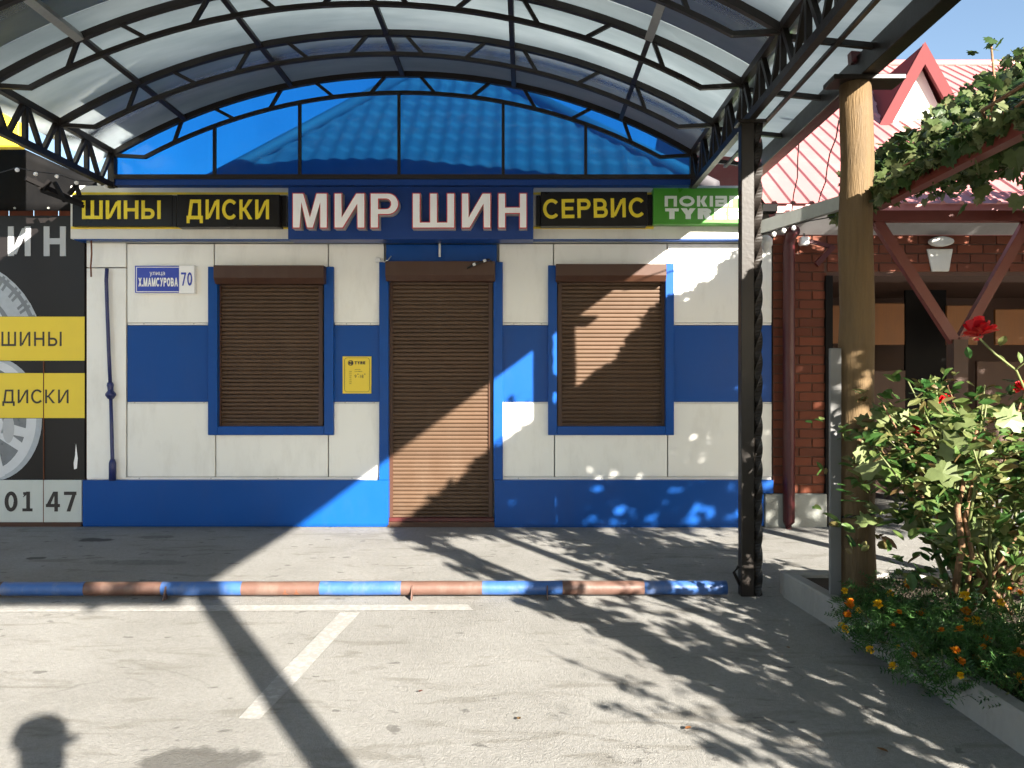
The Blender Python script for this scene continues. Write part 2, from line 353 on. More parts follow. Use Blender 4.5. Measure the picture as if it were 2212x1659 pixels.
def box(name, b, mat, parent, bevel=0, label=None):
    return MB().bx(*b).build(name, mat, parent, bevel=bevel, label=label)
def rect(px0, py0, px1, py1, d):
    a = W(px0, py0, d); b = W(px1, py1, d)
    return a.x, b.x, b.z, a.z
def pbox(name, r, d, depth, mat, parent, bevel=0, label=None):      # front face at camera distance d
    x0, x1, z0, z1 = rect(*r, d); y = d - D0
    return box(name, (x0, x1, y, y + depth, z0, z1), mat, parent, bevel, label)
def text(name, body, r, d, mat, parent, weight=0.0, depth=.004, shear=0, rot=0):
    c = bpy.data.curves.new('t', 'FONT'); c.body = body; c.offset = weight; c.extrude = .0; c.resolution_u = 4; c.shear = shear
    t = bpy.data.objects.new('t', c); COL.objects.link(t)
    dg = bpy.context.evaluated_depsgraph_get(); dg.update()
    me = bpy.data.meshes.new_from_object(t.evaluated_get(dg))
    bpy.data.objects.remove(t); bpy.data.curves.remove(c)
    x0, x1, z0, z1 = rect(*r, d); y = d - D0
    vx = [v.co.x for v in me.vertices]; vy = [v.co.y for v in me.vertices]
    sx = (x1 - x0) / (max(vx) - min(vx)); sz = (z1 - z0) / (max(vy) - min(vy)); mx, my = min(vx), min(vy)
    off = wloc(parent); cx, cz = (x0 + x1) / 2, (z0 + z1) / 2
    bm = bmesh.new(); bm.from_mesh(me)
    for v in bm.verts:
        X = x0 + (v.co.x - mx) * sx; Z = z0 + (v.co.y - my) * sz
        if rot:
            dx, dz = X - cx, Z - cz; X = cx + dx * math.cos(rot) - dz * math.sin(rot); Z = cz + dx * math.sin(rot) + dz * math.cos(rot)
        v.co = Vector((X, y, Z)) - off
    ext = bmesh.ops.extrude_face_region(bm, geom=list(bm.faces))
    for v in [e for e in ext['geom'] if isinstance(e, bmesh.types.BMVert)]: v.co.y += depth
    bmesh.ops.recalc_face_normals(bm, faces=bm.faces)
    bm.to_mesh(me); bm.free(); me.materials.clear(); me.materials.append(mat); me.name = name
    for p in me.polygons: p.material_index = 0
    o = bpy.data.objects.new(name, me); COL.objects.link(o); o.parent = parent
    return o

def glyph(ch, s):
    """stroke letters in a box of height 1: list of outlines and the letter width"""
    q = lambda x0, x1, y0, y1: [(x0, y0), (x1, y0), (x1, y1), (x0, y1)]
    dg = lambda a, b, c, d_, y0, y1: [(a, y0), (b, y0), (d_, y1), (c, y1)]
    def arc_(cx, cy, rx, ry, a0, a1, n=14):
        o_ = [(cx + rx * math.cos(R(a0 + (a1 - a0) * i / n)), cy + ry * math.sin(R(a0 + (a1 - a0) * i / n))) for i in range(n + 1)]
        i_ = [(cx + (rx - s) * math.cos(R(a0 + (a1 - a0) * i / n)), cy + (ry - s) * math.sin(R(a0 + (a1 - a0) * i / n))) for i in range(n + 1)]
        return [[o_[i], o_[i + 1], i_[i + 1], i_[i]] for i in range(n)]
    bowl = lambda x, xr, y0, y1: [q(x, xr - (y1 - y0) / 2, y0, y0 + s), q(x, xr - (y1 - y0) / 2, y1 - s, y1)] + arc_(xr - (y1 - y0) / 2, (y0 + y1) / 2, (y1 - y0) / 2, (y1 - y0) / 2, -90, 90)
    w = .76
    if ch == 'Ш': w = 1.08; return [q(0, s, 0, 1), q(w / 2 - s / 2, w / 2 + s / 2, 0, 1), q(w - s, w, 0, 1), q(0, w, 0, s)], w
    if ch == 'И': w = .78; return [q(0, s, 0, 1), q(w - s, w, 0, 1), dg(s * .5, s * 1.45, w - s * 1.45, w - s * .5, .06, .94)], w
    if ch == 'Н': return [q(0, s, 0, 1), q(w - s, w, 0, 1), q(0, w, .5 - s / 2, .5 + s / 2)], w
    if ch == 'Ы': w = 1.0; return [q(0, s, 0, 1), q(w - s, w, 0, 1)] + bowl(0, .68, 0, .58), w
    if ch == 'Д': w = .92; return [q(.2, w - .1, 1 - s, 1), q(w - .1 - s, w - .1, .0, 1), dg(.06, .06 + s, .2, .2 + s, 0, 1), q(0, w, 0, s), q(0, s, -.2, s), q(w - s, w, -.2, s)], w
    if ch == 'С': w = .82; return arc_(.45, .5, .45, .52, 42, 318, 26), w
    if ch in 'КK': w = .74; return [q(0, s, 0, 1), dg(s, s * 2.0, w - s * 1.25, w, .48, 1), dg(w - s * 1.3, w, s, s * 2.1, 0, .55), q(0, s * 1.5, .5 - s / 2, .5 + s / 2)], w
    if ch in 'ЕE': w = .66; return [q(0, s, 0, 1), q(0, w, 0, s), q(0, w, 1 - s, 1), q(0, w * .92, .5 - s / 2, .5 + s / 2)], w
    if ch == 'Р': w = .70; return [q(0, s, 0, 1)] + bowl(0, .70, .42, 1), w
    if ch == 'R': w = .76; return [q(0, s, 0, 1), dg(w - s * 1.3, w, .3, .3 + s * 1.2, 0, .46)] + bowl(0, .72, .42, 1), w
    if ch == 'В': w = .74; return [q(0, s, 0, 1)] + bowl(0, .74, 0, .56) + bowl(0, .68, .56 - s, 1), w
    if ch == 'М': w = .92; return [q(0, s, 0, 1), q(w - s, w, 0, 1), dg(w / 2 - s * .5, w / 2 + s * .5, s * .2, s * 1.1, .0, 1), dg(w / 2 - s * .5, w / 2 + s * .5, w - s * 1.1, w - s * .2, 0, 1)], w
    if ch == 'А': w = .82; return [dg(0, s, w / 2 - s / 2, w / 2 + s / 2, 0, 1), dg(w - s, w, w / 2 - s / 2, w / 2 + s / 2, 0, 1), q(.16, w - .16, .24, .24 + s * .8)], w
    if ch == 'Х': w = .76; return [dg(0, s * 1.1, w - s * 1.1, w, 0, 1), dg(w - s * 1.1, w, 0, s * 1.1, 0, 1)], w
    if ch == 'У': w = .74; return [dg(.1, .1 + s * 1.1, w - s, w, 0, 1), dg(w * .42, w * .42 + s, 0, s, .36, 1)], w
    if ch in 'О0': w = .80 if ch == 'О' else .66; return arc_(w / 2, .5, w / 2, .51, 0, 360, 30), w
    if ch == '.': return [q(0, s, 0, s)], s
    if ch == '1': w = .52; return [q(.2, .2 + s, 0, 1), q(.0, .52, 0, s * .8), dg(.02, .06, .2, .2 + s, .72, 1), q(.04, .2, .84, .84 + s * .7)], w
    if ch == '4': w = .76; return [q(.46, .46 + s, 0, 1), q(0, w, .22, .22 + s * .85), dg(.0, s * 1.1, .40, .46 + s * .5, .28, 1)], w
    if ch == '7': w = .68; return [q(0, w, 1 - s * .9, 1), dg(.14, .14 + s * 1.1, w - s, w, 0, .96)], w
    if ch == 'T': w = .72; return [q(0, w, 1 - s, 1), q(w / 2 - s / 2, w / 2 + s / 2, 0, 1)], w
    if ch == 'Y': w = .78; return [q(w / 2 - s / 2, w / 2 + s / 2, 0, .5), dg(w / 2 - s / 2, w / 2 + s / 2, 0, s * 1.1, .4, 1), dg(w / 2 - s / 2, w / 2 + s / 2, w - s * 1.1, w, .4, 1)], w
    if ch == 'S': w = .68; return [q(.0, w, 1 - s, 1), q(0, w, .5 - s / 2, .5 + s / 2), q(0, w, 0, s), q(0, s, .5, 1), q(w - s, w, 0, .5)], w
    if ch == 'N': w = .78; return [q(0, s, 0, 1), q(w - s, w, 0, 1), dg(w - s * 1.45, w - s * .5, s * .5, s * 1.45, .04, .96)], w
    if ch == 'n': w = 1.0; return [q(0, s, 0, 1), q(w - s, w, 0, 1), q(0, w, 1 - s, 1)], w
    if ch == 'o': w = 1.25; return arc_(w / 2, .5, w / 2, .5, 0, 360, 30), w
    if ch == 'k': w = .85; return [q(0, s, 0, 1.0), dg(s, s * 2.2, w - s * 1.2, w, .45, 1), dg(w - s * 1.3, w, s, s * 2.2, 0, .55)], w
    if ch == 'i': return [q(0, s, 0, 1)], s
    if ch == 'a': w = .95; return [q(0, w, 1 - s, 1), q(w - s, w, 0, 1), q(0, w, 0, s), q(0, w, .5 - s / 2, .5 + s / 2), q(0, s, 0, .5)], w
    return [], .35
def word(name, body, r, d, mat, parent, s=.17, gap=.16, rot=0, depth=.004):
    x0, x1, z0, z1 = rect(*r, d); y = d - D0; gl = [glyph(c, s) for c in body]
    tot = sum(g_[1] for g_ in gl) + gap * (len(gl) - 1); sx = (x1 - x0) / tot
    lo = min([p[1] for g_ in gl for o_ in g_[0] for p in o_] or [0]); sz = (z1 - z0) / (1 - lo); zb = z1 - sz
    cx, cz = (x0 + x1) / 2, (z0 + z1) / 2; x = x0
    for g_, w in gl:
        m = MB()
        for i, o_ in enumerate(g_):
            P = []
            for a, b in o_:
                X, Z = x + a * sx, zb + b * sz
                if rot: dx, dz = X - cx, Z - cz; X = cx + dx * math.cos(rot) - dz * math.sin(rot); Z = cz + dx * math.sin(rot) + dz * math.cos(rot)
                P.append((X, Z))
            m.prism(P, y - .00012 * i, y + depth)
        if g_: m.build(name, mat, parent)
        x += (w + gap) * sx

# ------------------------------------------------------------------ ground
g = MB()
xs = [-150, -20, -8, -4, 0, 2, 4, 8, 20, 150]; ys = [-200, -16, -12, -8, -4, -2, 0, 4, 20, 200]
g.add([(x, y, gz(y)) for y in ys for x in xs],
      [(j * len(xs) + i, j * len(xs) + i + 1, (j + 1) * len(xs) + i + 1, (j + 1) * len(xs) + i) for j in range(len(ys) - 1) for i in range(len(xs) - 1)])
tag(g.build('ground', M_asphalt), kind='structure')
def sheet(name, pts, lift, mat):
    m = MB(); m.add([Vector((p.x, p.y, gz(p.y) + lift)) for p in pts], [tuple(range(len(pts)))])
    return m.build(name, mat)
mk = sheet('road_marking', [G(-200, 1311), G(1010, 1307), G(1022, 1319), G(-200, 1324)], .004, M_paint)
tag(mk, kind='structure')
mk = sheet('road_marking', [G(735, 1324), G(778, 1324), G(706, 1400), G(625, 1490), G(560, 1555), G(515, 1553), G(600, 1460)], .004, M_paint)
tag(mk, kind='structure')

# ------------------------------------------------------------------ shop
shop = thing('shop_building', 'single-storey shop clad in white and blue panels with brown roller shutters', 'shop', (-.9, 1.5, 0))
XL, XR = W(185, 0, D0).x, W(1668, 0, D0).x
w = MB(); w.bx(XL + .01, XR - .01, .08, 4.2, 0.0, 3.42)
w.build('wall', M_wallgrey, shop)
def clad(r, mat, name):
    x0, x1, z0, z1 = rect(*r, D0)
    o = box(name, (x0, x1, 0, .085, z0, z1), mat, shop, bevel=.003); return o
for r in [(187, 525, 272, 577), (187, 579.5, 272, 1034), (275, 527, 461.5, 697), (464, 527, 708, 590), (710.5, 527, 829, 697),
          (275, 871.5, 464.5, 1030), (467, 926, 708, 1030), (710.5, 871.5, 829, 1030),
          (1079, 527, 1194.5, 697), (1197, 527, 1440, 590), (1442.5, 527, 1597, 697), (1599.5, 527, 1667, 697),
          (1079, 871.5, 1196.5, 1030), (1199, 926, 1441, 1030), (1443.5, 871.5, 1597, 1030), (1599.5, 871.5, 1667, 1030)]:
    clad(r, M_white, 'white_panel')
for r in [(275, 703, 461, 868), (710, 703, 829, 868), (1079, 703, 1194, 868), (1443, 703, 1597, 868), (1599.5, 703, 1667, 868)]:
    clad(r, M_blue, 'blue_panel')
for r in [(275, 697.8, 461, 701.8), (710, 697.8, 829, 701.8), (1079, 697.8, 1194, 701.8), (1443, 697.8, 1667, 701.8), (275, 868.6, 461, 870.8), (710, 868.6, 829, 870.8), (1079, 868.6, 1194, 870.8), (1443, 868.6, 1667, 870.8), (187, 1031, 829, 1037), (1079, 1031, 1667, 1037)]:
    x0, x1, z0, z1 = rect(*r, D0); box('joint_trim', (x0, x1, .012, .079, z0, z1), M_white, shop)
# rivets on the white strips
rv = MB(); rv.tube([(0, -.004, 0), (0, .01, 0)], .006, 6); rvm = rv.mesh('rivet', M_wallgrey)
for px, py in [(310, 699.5), (418, 699.5), (748, 699.5), (800, 699.5), (1110, 699.5), (1170, 699.5), (290, 870), (440, 870), (745, 870), (808, 870), (300, 1033.5), (455, 1033.5), (600, 1033.5), (760, 1033.5), (1120, 1033.5), (1300, 1033.5)]:
    place('rivet', rvm, shop, W(px, py, D0) + Vector((0, .01, 0)))
# blue plinth with a drip lip
DP = D0 - .06
for r in [(178, 1037.5, 836, 1134), (1068, 1037.5, 1640, 1136), ]:
    pbox('plinth_panel', r, DP, .14, M_blue, shop, .003)
    x0, x1, z0, z1 = rect(r[0], r[3], r[2], r[3] + 3, DP); box('plinth_lip', (x0, x1, DP - D0 + .012, .06, z0 - .004, z1 - .002), M_blue, shop)
pbox('plinth_panel', (1640.5, 1037.5, 1671, 1066), DP, .14, M_blue, shop, .003)
pbox('plinth_panel', (1640.5, 1066.5, 1650, 1136), DP, .14, M_blue, shop, .003)
# window and door surrounds
DF = D0 - .045
def surround(rs):
    for r in rs: pbox('surround', r, DF, .14, M_blue, shop, .003)
surround([(449, 576, 469, 940), (469.4, 921, 699.6, 940), (700, 576, 720, 940)])
surround([(1184, 573, 1203, 940), (1203.4, 921, 1437.6, 940), (1438, 569, 1456, 940)])
surround([(819, 566, 839, 1037), (1066, 566, 1086, 1037)])
pbox('surround', (836, 1037.5, 839, 1134), DP + .004, .14, M_blue, shop)
pbox('transom_panel', (834, 528, 1073, 566), D0 - .006, .09, M_blue, shop, .003)
pbox('transom_panel', (836, 566.4, 1068, 600), D0 + .03, .05, M_blue, shop)
def roller(r, hous, nslat, label, fin=None):
    """shutter curtain of separate slats between two guide rails under a chamfered housing"""
    DS = D0 + .05; x0, x1, z0, z1 = rect(*r, DS); y = DS - D0
    base = box('roller_shutter', (x0, x1, y + .016, y + .028, z0 - .02, z1 + .02), M_dark, shop, label=label)
    pitch = (z1 - z0) / nslat; L = x1 - x0 - .07
    m = MB(); pr = [(.0, -.5), (-.007, -.44), (-.0125, -.2), (-.0135, .05), (-.011, .28), (-.004, .42), (.0, .44), (.008, .44), (.008, -.5)]
    vs_ = [(sx * L / 2, a, b * pitch) for sx in (-1, 1) for a, b in pr]; k = len(pr)
    m.add(vs_, [(i, i + 1, k + i + 1, k + i) for i in range(k - 1)] + [tuple(range(k)), tuple(range(2 * k - 1, k - 1, -1))])
    me = m.mesh('slat', M_brown)
    for i in range(nslat): place('slat', me, base, ((x0 + x1) / 2, y + random.uniform(-.0012, .0012), z0 + (i + .5) * pitch))
    for xa, xb in ((x0, x0 + .045), (x1 - .045, x1)):
        g_ = MB(); g_.bx(xa, xb, y - .03, y + .02, z0 - .004, z1 + .01); g_.build('guide_rail', M_brownbox, base, bevel=.003)
    hx0, hx1, hz0, hz1 = rect(*hous, D0 - .15); yf = -.15
    h = MB(); pf = [(.08, hz0 + .005), (yf + .045, hz0), (yf, hz0 + .055), (yf, hz1), (.08, hz1)]; k = len(pf)
    h.add([(xx, a, b) for xx in (hx0, hx1) for a, b in pf], [tuple(range(k)), tuple(range(2 * k - 1, k - 1, -1))] + [(i, (i + 1) % k, k + (i + 1) % k, k + i) for i in range(k)])
    h.build('housing', M_brownbox, base, bevel=.003)
    bb = MB(); bb.bx(x0 + .04, x1 - .04, y - .018, y + .012, z0 - .012, z0 + .02); bb.build('bottom_bar', M_brownbox, base, bevel=.003)
    return base
roller((470, 613, 699, 920), (461, 573, 699, 612), 36, 'brown roller shutter wholly in the shade')
roller((1204, 608, 1437, 920), (1201, 570, 1440, 607), 36, 'brown roller shutter crossed by a slanting patch of sun')
roller((840, 607, 1065, 1120), (832, 564, 1069, 606), 60, 'tall brown roller shutter closing the doorway')
pbox('door_sill', (838, 1119, 1067, 1127), D0 - .03, .12, M_redpaint, shop, .004)
pbox('door_step', (836, 1127.5, 1069, 1143), D0 - .045, .14, M_brownwood, shop, .006)
# sign fascia band
DB = D0 - .14
x0, x1, z0, z1 = rect(152, 401, 1643, 516, DB)
box('fascia', (x0, x1, DB - D0, .3, z0, z1), M_cream, shop, bevel=.004)
pbox('yellow_stripe', (153, 415.5, 1412, 420.5), DB - .006, .03, M_yellow, shop)
pbox('yellow_stripe', (153, 489, 1412, 494.5), DB - .006, .03, M_yellow, shop)
pbox('soffit_trim', (186, 517, 1668, 524), D0 - .04, .12, M_grey_steel, shop)
pbox('fascia_soffit', (160, 516.6, 1643, 518.4), DB + .01, .3, M_blue, shop)
# tiled hip roof behind the gable
hip = MB()
def slope(a, b, apexl, n, rows, wave):
    """metal tiles: one face fan from eave a-b up to the apex with a rippled surface"""
    a, b, t = Vector(a), Vector(b), Vector(apexl); k0 = len(hip.v); nrm = (b - a).cross(t - a).normalized()
    if nrm.z < 0: nrm = -nrm
    vs_ = []; fs = []
    for j in range(rows + 1):
        v = j / rows; v = min(v, .995); A = a.lerp(t, v); B = b.lerp(t, v); lw = (B - A).length
        for i in range(n + 1):
            p = A.lerp(B, i / n); s_ = (p - a).dot((b - a).normalized())
            step = ((v * (t - (a + b) / 2).length / .35) % 1) ** 1.5
            vs_.append(p + nrm * (.014 * math.sin(s_ / wave * 2 * math.pi) - .030 * step))
    for j in range(rows):
        for i in range(n): q = j * (n + 1) + i; fs.append((q, q + 1, q + n + 2, q + n + 1))
    hip.add(vs_, fs)
E = 3.42; ap = W(963, 119, 11.6)
c1, c2 = W(430, 0, 8.35), W(1545, 0, 8.35)
p1 = (c1.x, .19, E); p2 = (c2.x, .19, E); p3 = (c2.x, 6.6, E); p4 = (c1.x, 6.6, E)
slope(p1, p2, ap, 160, 84, .2); slope(p2, p3, ap, 60, 30, .2); slope(p3, p4, ap, 40, 20, .2); slope(p4, p1, ap, 60, 30, .2)
hp = hip.build('hip_roof', M_roofblue, shop)
rc = MB(); rc.tube([Vector(p1) + Vector((0, 0, .03)), ap + Vector((0, 0, .03))], .07, 8); rc.build('ridge_cap', M_roofblue, hp, smooth=True)
rc = MB(); rc.tube([Vector(p2) + Vector((0, 0, .03)), ap + Vector((0, 0, .03))], .07, 8); rc.build('ridge_cap', M_roofblue, hp, smooth=True)
# small fittings on the front
m = MB(); a = W(950, 518, D0 - .07); m.tube([a, a + Vector((0, -.004, -.17))], .012, 8); tag(m.build('pipe_stub', M_bulb, None, True), 'short white plastic pipe stub hanging under the blue sign above the door', 'pipe')
m = MB(); x0, x1, z0, z1 = rect(810, 556, 822, 566, D0 - .05); m.bx(x0, x1, -.05, .0, z0, z1)
jb = m.build('junction_box', M_bulb, None, bevel=.006); tag(jb, 'small white junction box with a loose wire left of the door housing', 'junction box')
m = MB(); m.tube([W(822, 563, D0 - .05), W(830, 566, D0 - .06), W(838, 562, D0 - .07), W(845, 553, D0 - .05)], .005, 6); m.build('wire', M_bulb, jb, True)
cb = thing('taped_cable', 'black cable end taped white lying on the door shutter housing', 'cable', W(1035, 575, D0 - .16))
m = MB(); m.tube([W(1010, 579, D0 - .17), W(1022, 573, D0 - .19), W(1040, 566, D0 - .2), W(1056, 560, D0 - .17), W(1062, 566, D0 - .08)], .009, 8); m.build('cable', M_wire, cb, True)
m = MB(); m.tube([W(1022, 572, D0 - .195), W(1027, 570, D0 - .2)], .015, 8); m.build('tape', M_bulb, cb, True)
m = MB(); m.tube([W(1044, 564, D0 - .2), W(1049, 562, D0 - .19)], .015, 8); m.build('tape', M_bulb, cb, True)
m = MB(); m.tube([W(197, 517, D0 - .09), W(198, 548, D0 - .08), W(196, 575, D0 - .07), W(197, 598, D0 - .07)], .008, 6)
tag(m.build('hanging_cable', M_rust, None, True), 'rusty cable end dangling under the left end of the white fascia', 'cable')
# gas riser
gp = thing('gas_pipe', 'thin dark blue gas pipe bent slightly, fixed to the white corner panel', 'pipe', W(243, 1037, D0 - .07))
yp = D0 - .05
m = MB(); m.tube([W(231, 580, yp), W(229.5, 605, yp), W(232, 680, yp), W(235, 760, yp), W(238.5, 835, yp)], .018, 10); m.build('upper_pipe', M_pipe_blue, gp, True)
m = MB(); m.tube([W(239, 850, yp), W(241, 920, yp), W(243, 1000, yp), W(243, 1037, yp)], .018, 10); m.build('lower_pipe', M_pipe_blue, gp, True)
m = MB(); m.tube([W(243, 992, yp), W(243, 1000, yp), W(243, 1038, yp)], [.022, .034, .034], 10); m.build('sleeve', M_pipe_blue, gp, True)
m = MB(); m.tube([W(238, 826, yp), W(238.3, 832, yp), W(238.5, 838, yp), W(239, 844, yp), W(239, 850, yp), W(239.2, 854, yp), W(239.3, 862, yp)], [.026, .034, .028, .028, .05, .052, .026], 10); m.build('union', M_pipe_blue, gp, True)

# ------------------------------------------------------------------ signs on the band
DC = D0 - .34
sg = thing('shop_sign', 'large navy blue sign box with raised white red-rimmed letters above the door', 'sign', W(887, 517, DC))
pbox('sign_box', (622, 396, 1152, 517), DC, .22, M_navy, sg, .006)
pbox('sign_frame', (620.5, 394, 1153.5, 397), DC - .01, .22, M_navy, sg)
def stroke_letter(kind, px0, px1):
    """outline polygons in a 0..1 box (lists: one or more closed outlines)"""
    b = .29
    if kind == 'M': b = .235; return [[(0, 0), (0, 1), (.33, 1), (.5, .36), (.67, 1), (1, 1), (1, 0), (1 - b, 0), (1 - b, .74), (.60, 0), (.40, 0), (b, .74), (b, 0)]]
    if kind == 'I': b = .27; return [[(0, 0), (0, 1), (b, 1), (b, .36), (.70, 1), (1, 1), (1, 0), (1 - b, 0), (1 - b, .64), (.30, 0)]]
    if kind == 'H': b = .28; return [[(0, 0), (0, 1), (b, 1), (b, .61), (1 - b, .61), (1 - b, 1), (1, 1), (1, 0), (1 - b, 0), (1 - b, .41), (b, .41), (b, 0)]]
    if kind == 'S': b = .20; return [[(0, 0), (0, 1), (b, 1), (b, .19), (.5 - b / 2, .19), (.5 - b / 2, 1), (.5 + b / 2, 1), (.5 + b / 2, .19), (1 - b, .19), (1 - b, 1), (1, 1), (1, 0)]]
    if kind == 'P':
        outer = [(.55, 1)] + [(.62 + .38 * math.sin(t), .69 + .31 * math.cos(t)) for t in [math.pi * i / 10 for i in range(11)]] + [(.55, .38)]
        inner = [(.55, .81)] + [(.58 + .13 * math.sin(t), .69 + .12 * math.cos(t)) for t in [math.pi * i / 8 for i in range(9)]] + [(.55, .57)]
        return [outer, inner]
def inset(poly, d):
    out = []; n = len(poly); area = sum(poly[i][0] * poly[(i + 1) % n][1] - poly[(i + 1) % n][0] * poly[i][1] for i in range(n)); sgn = 1 if area > 0 else -1
    for i in range(n):
        p0, p, p1 = Vector(poly[i - 1]), Vector(poly[i]), Vector(poly[(i + 1) % n])
        e0 = (p - p0).normalized(); e1 = (p1 - p).normalized(); n0 = Vector((-e0.y, e0.x)) * sgn; n1 = Vector((-e1.y, e1.x)) * sgn
        k = (n0 + n1); L = k.length_squared
        v = k * (2 / L) if L > .15 else n0
        if v.length > 2.2: v = v.normalized() * 2.2
        out.append((p.x + v.x * d, p.y + v.y * d))
    return out
def letter3d(kind, px0, px1):
    DL = DC - .11
    x0, x1, z0, z1 = rect(px0, 416.5, px1, 493.5, DL); sx, sz = x1 - x0, z1 - z0
    P = lambda q: [(x0 + a * sx, z0 + b * sz) for a, b in q]
    y0 = DL - D0; yb = DC - D0
    if kind == 'P':
        # build Р as a closed outline with its counter bridged along the stem
        b = .31; o_ = [(0, 0), (0, 1), (.55, 1)] + [(.62 + .38 * math.sin(t), .69 + .31 * math.cos(t)) for t in [math.pi * i / 12 for i in range(13)]] + [(.55, .38), (b, .38), (b, 0)]
        i_ = [(b, .565), (b, .815)] + [(.56 + .14 * math.sin(t), .69 + .125 * math.cos(t)) for t in [math.pi * i / 8 for i in range(9)]]
        outs = [P(o_), P(i_)]
    else: outs = [P(stroke_letter(kind, px0, px1)[0])]
    def solid(name, mats, outl, ya, yb_, par):
        bm = bmesh.new(); off = wloc(par); edges = []
        for o_ in outl:
            vv = [bm.verts.new(Vector((x, ya, z)) - off) for x, z in o_]
            edges += [bm.edges.new((vv[i], vv[(i + 1) % len(vv)])) for i in range(len(vv))]
        bmesh.ops.triangle_fill(bm, use_beauty=True, use_dissolve=False, edges=edges)
        ex = bmesh.ops.extrude_face_region(bm, geom=list(bm.faces))
        for v in [e for e in ex['geom'] if isinstance(e, bmesh.types.BMVert)]: v.co.y += yb_ - ya
        bmesh.ops.recalc_face_normals(bm, faces=bm.faces)
        me = bpy.data.meshes.new(name); bm.to_mesh(me); bm.free(); me.materials.append(mats)
        o = bpy.data.objects.new(name, me); COL.objects.link(o); o.parent = par; return o
    body = solid('letter', M_letter_side, outs, y0 + .006, yb - .001, sg)
    ins = [inset(o_, .0) for o_ in outs]
    solid('rim', M_red, ins, y0, y0 + .0055, body)
    face = [inset(outs[0], .009)] + ([inset(outs[1], -.009)] if len(outs) > 1 else [])
    solid('face', M_letter, face, y0 - .003, y0 - .0005, body)
for k, a, b in (('M', 631, 708), ('I', 721, 789), ('P', 799, 862), ('S', 890, 983), ('I', 996, 1061), ('H', 1075, 1139)): letter3d(k, a, b)
def lightbox(label, r, wd_, wr, d=D0 - .25, rot=0, weight=.018, prot=.11):
    t = thing('light_box_sign', label, 'sign', W((r[0] + r[2]) / 2, r[3], d), 'black light boxes on the fascia')
    pbox('box', r, d, prot - .001, M_black, t, .004)
    word('letter', wd_, wr, d - .004, M_sign_yellow, t, .175, rot=rot)
    return t
lightbox('black sign box with yellow lettering at the left end, partly behind the truss', (156, 421, 372, 489), 'ШИНЫ', (177, 433, 347, 473), D0 - .2, prot=.06)
lightbox('black raised sign box with yellow lettering just left of the navy sign', (382, 420, 604, 490), 'ДИСКИ', (403, 431, 581, 482), D0 - .27, prot=.13)
pbox('black_filler', (604.5, 422, 619, 489), D0 - .2, .06, M_black, shop)
pbox('black_filler', (372.5, 422, 381, 489), D0 - .2, .06, M_black, shop)
lightbox('black sign box with yellow lettering right of the navy sign, tilted slightly', (1168, 414, 1398, 488), 'СЕРВИС', (1173, 429, 1392, 471), D0 - .27, rot=.016, prot=.13)
pbox('black_filler', (1158, 422, 1167.5, 488), D0 - .2, .06, M_black, shop)
pbox('black_filler', (1398.5, 420, 1410, 487), D0 - .2, .06, M_black, shop)
gs = thing('green_sign', 'green sign box with pale lettering at the right end of the fascia, half in sun', 'sign', W(1520, 484, D0 - .26))
pbox('box', (1411, 406, 1639, 484), D0 - .26, .12, M_green, gs, .004)
word('letter', 'nokian', (1436, 423, 1602, 446), D0 - .264, M_pale, gs, .26, .2)
word('letter', 'TYRES', (1437, 450, 1602, 473), D0 - .264, M_pale, gs, .28, .12)
# address plate
ad = thing('street_plate', 'blue and white street name plate with house number 70 on the white panel', 'sign', W(355, 633, D0 - .06))
pbox('plate', (291, 573, 420, 634), D0 - .06, .06, M_letter, ad, .003)
pbox('blue_field', (291.5, 574, 386.5, 632.5), D0 - .063, .004, M_plate_blue, ad)
for r in [(294, 576.5, 386, 577.8), (294, 629.2, 386, 630.5), (294, 576.5, 295.3, 630.5)]: pbox('border_line', r, D0 - .066, .004, M_letter, ad)
text('lettering', 'улица', (323, 587, 356, 597), D0 - .067, M_letter, ad, 0)
word('letter', 'Х.МАМСУРОВА', (299, 600, 384, 619), D0 - .067, M_letter, ad, .22, .12, depth=.002)
word('house_number', '70', (391, 588.5, 415, 617), D0 - .064, M_plate_blue, ad, .17, .16, depth=.002)
# opening hours
oh = thing('opening_hours_sign', 'small yellow opening hours sign on the blue panel left of the door', 'sign', W(771, 850, D0 - .012))
pbox('plate', (740, 770, 802, 850), D0 - .012, .012, M_yellow, oh, .001)
def roundrect_line(r, rad, wd, d, mat, par):
    x0, x1, z0, z1 = rect(*r, d); y = d - D0; pts = []
    for cx, cz, a0 in ((x1 - rad, z1 - rad, 0), (x0 + rad, z1 - rad, 90), (x0 + rad, z0 + rad, 180), (x1 - rad, z0 + rad, 270)):
        for i in range(5): t = R(a0 + i * 22.5); pts.append((cx + rad * math.cos(t), y, cz + rad * math.sin(t)))
    pts.append(pts[0]); m = MB(); m.strip(pts, .003, wd); m.build('border_line', mat, par)
roundrect_line((744.5, 773, 798, 846.5), .025, .0035, D0 - .014, M_ink, oh)
def ring(cx, cy, ro, ri, d, mat, par, name='emblem'):
    c = W(cx, cy, d); m = MB(); n = 24; y = d - D0
    vs_ = []
    for r_ in (ro, ri):
        for k in range(n): vs_.append((c.x + r_ * math.cos(2 * math.pi * k / n), y, c.z + r_ * math.sin(2 * math.pi * k / n)))
    m.add(vs_, [(k, (k + 1) % n, n + (k + 1) % n, n + k) for k in range(n)]); return m.build(name, mat, par)
ring(757.5, 784, .028, .022, D0 - .0145, M_ink, oh)
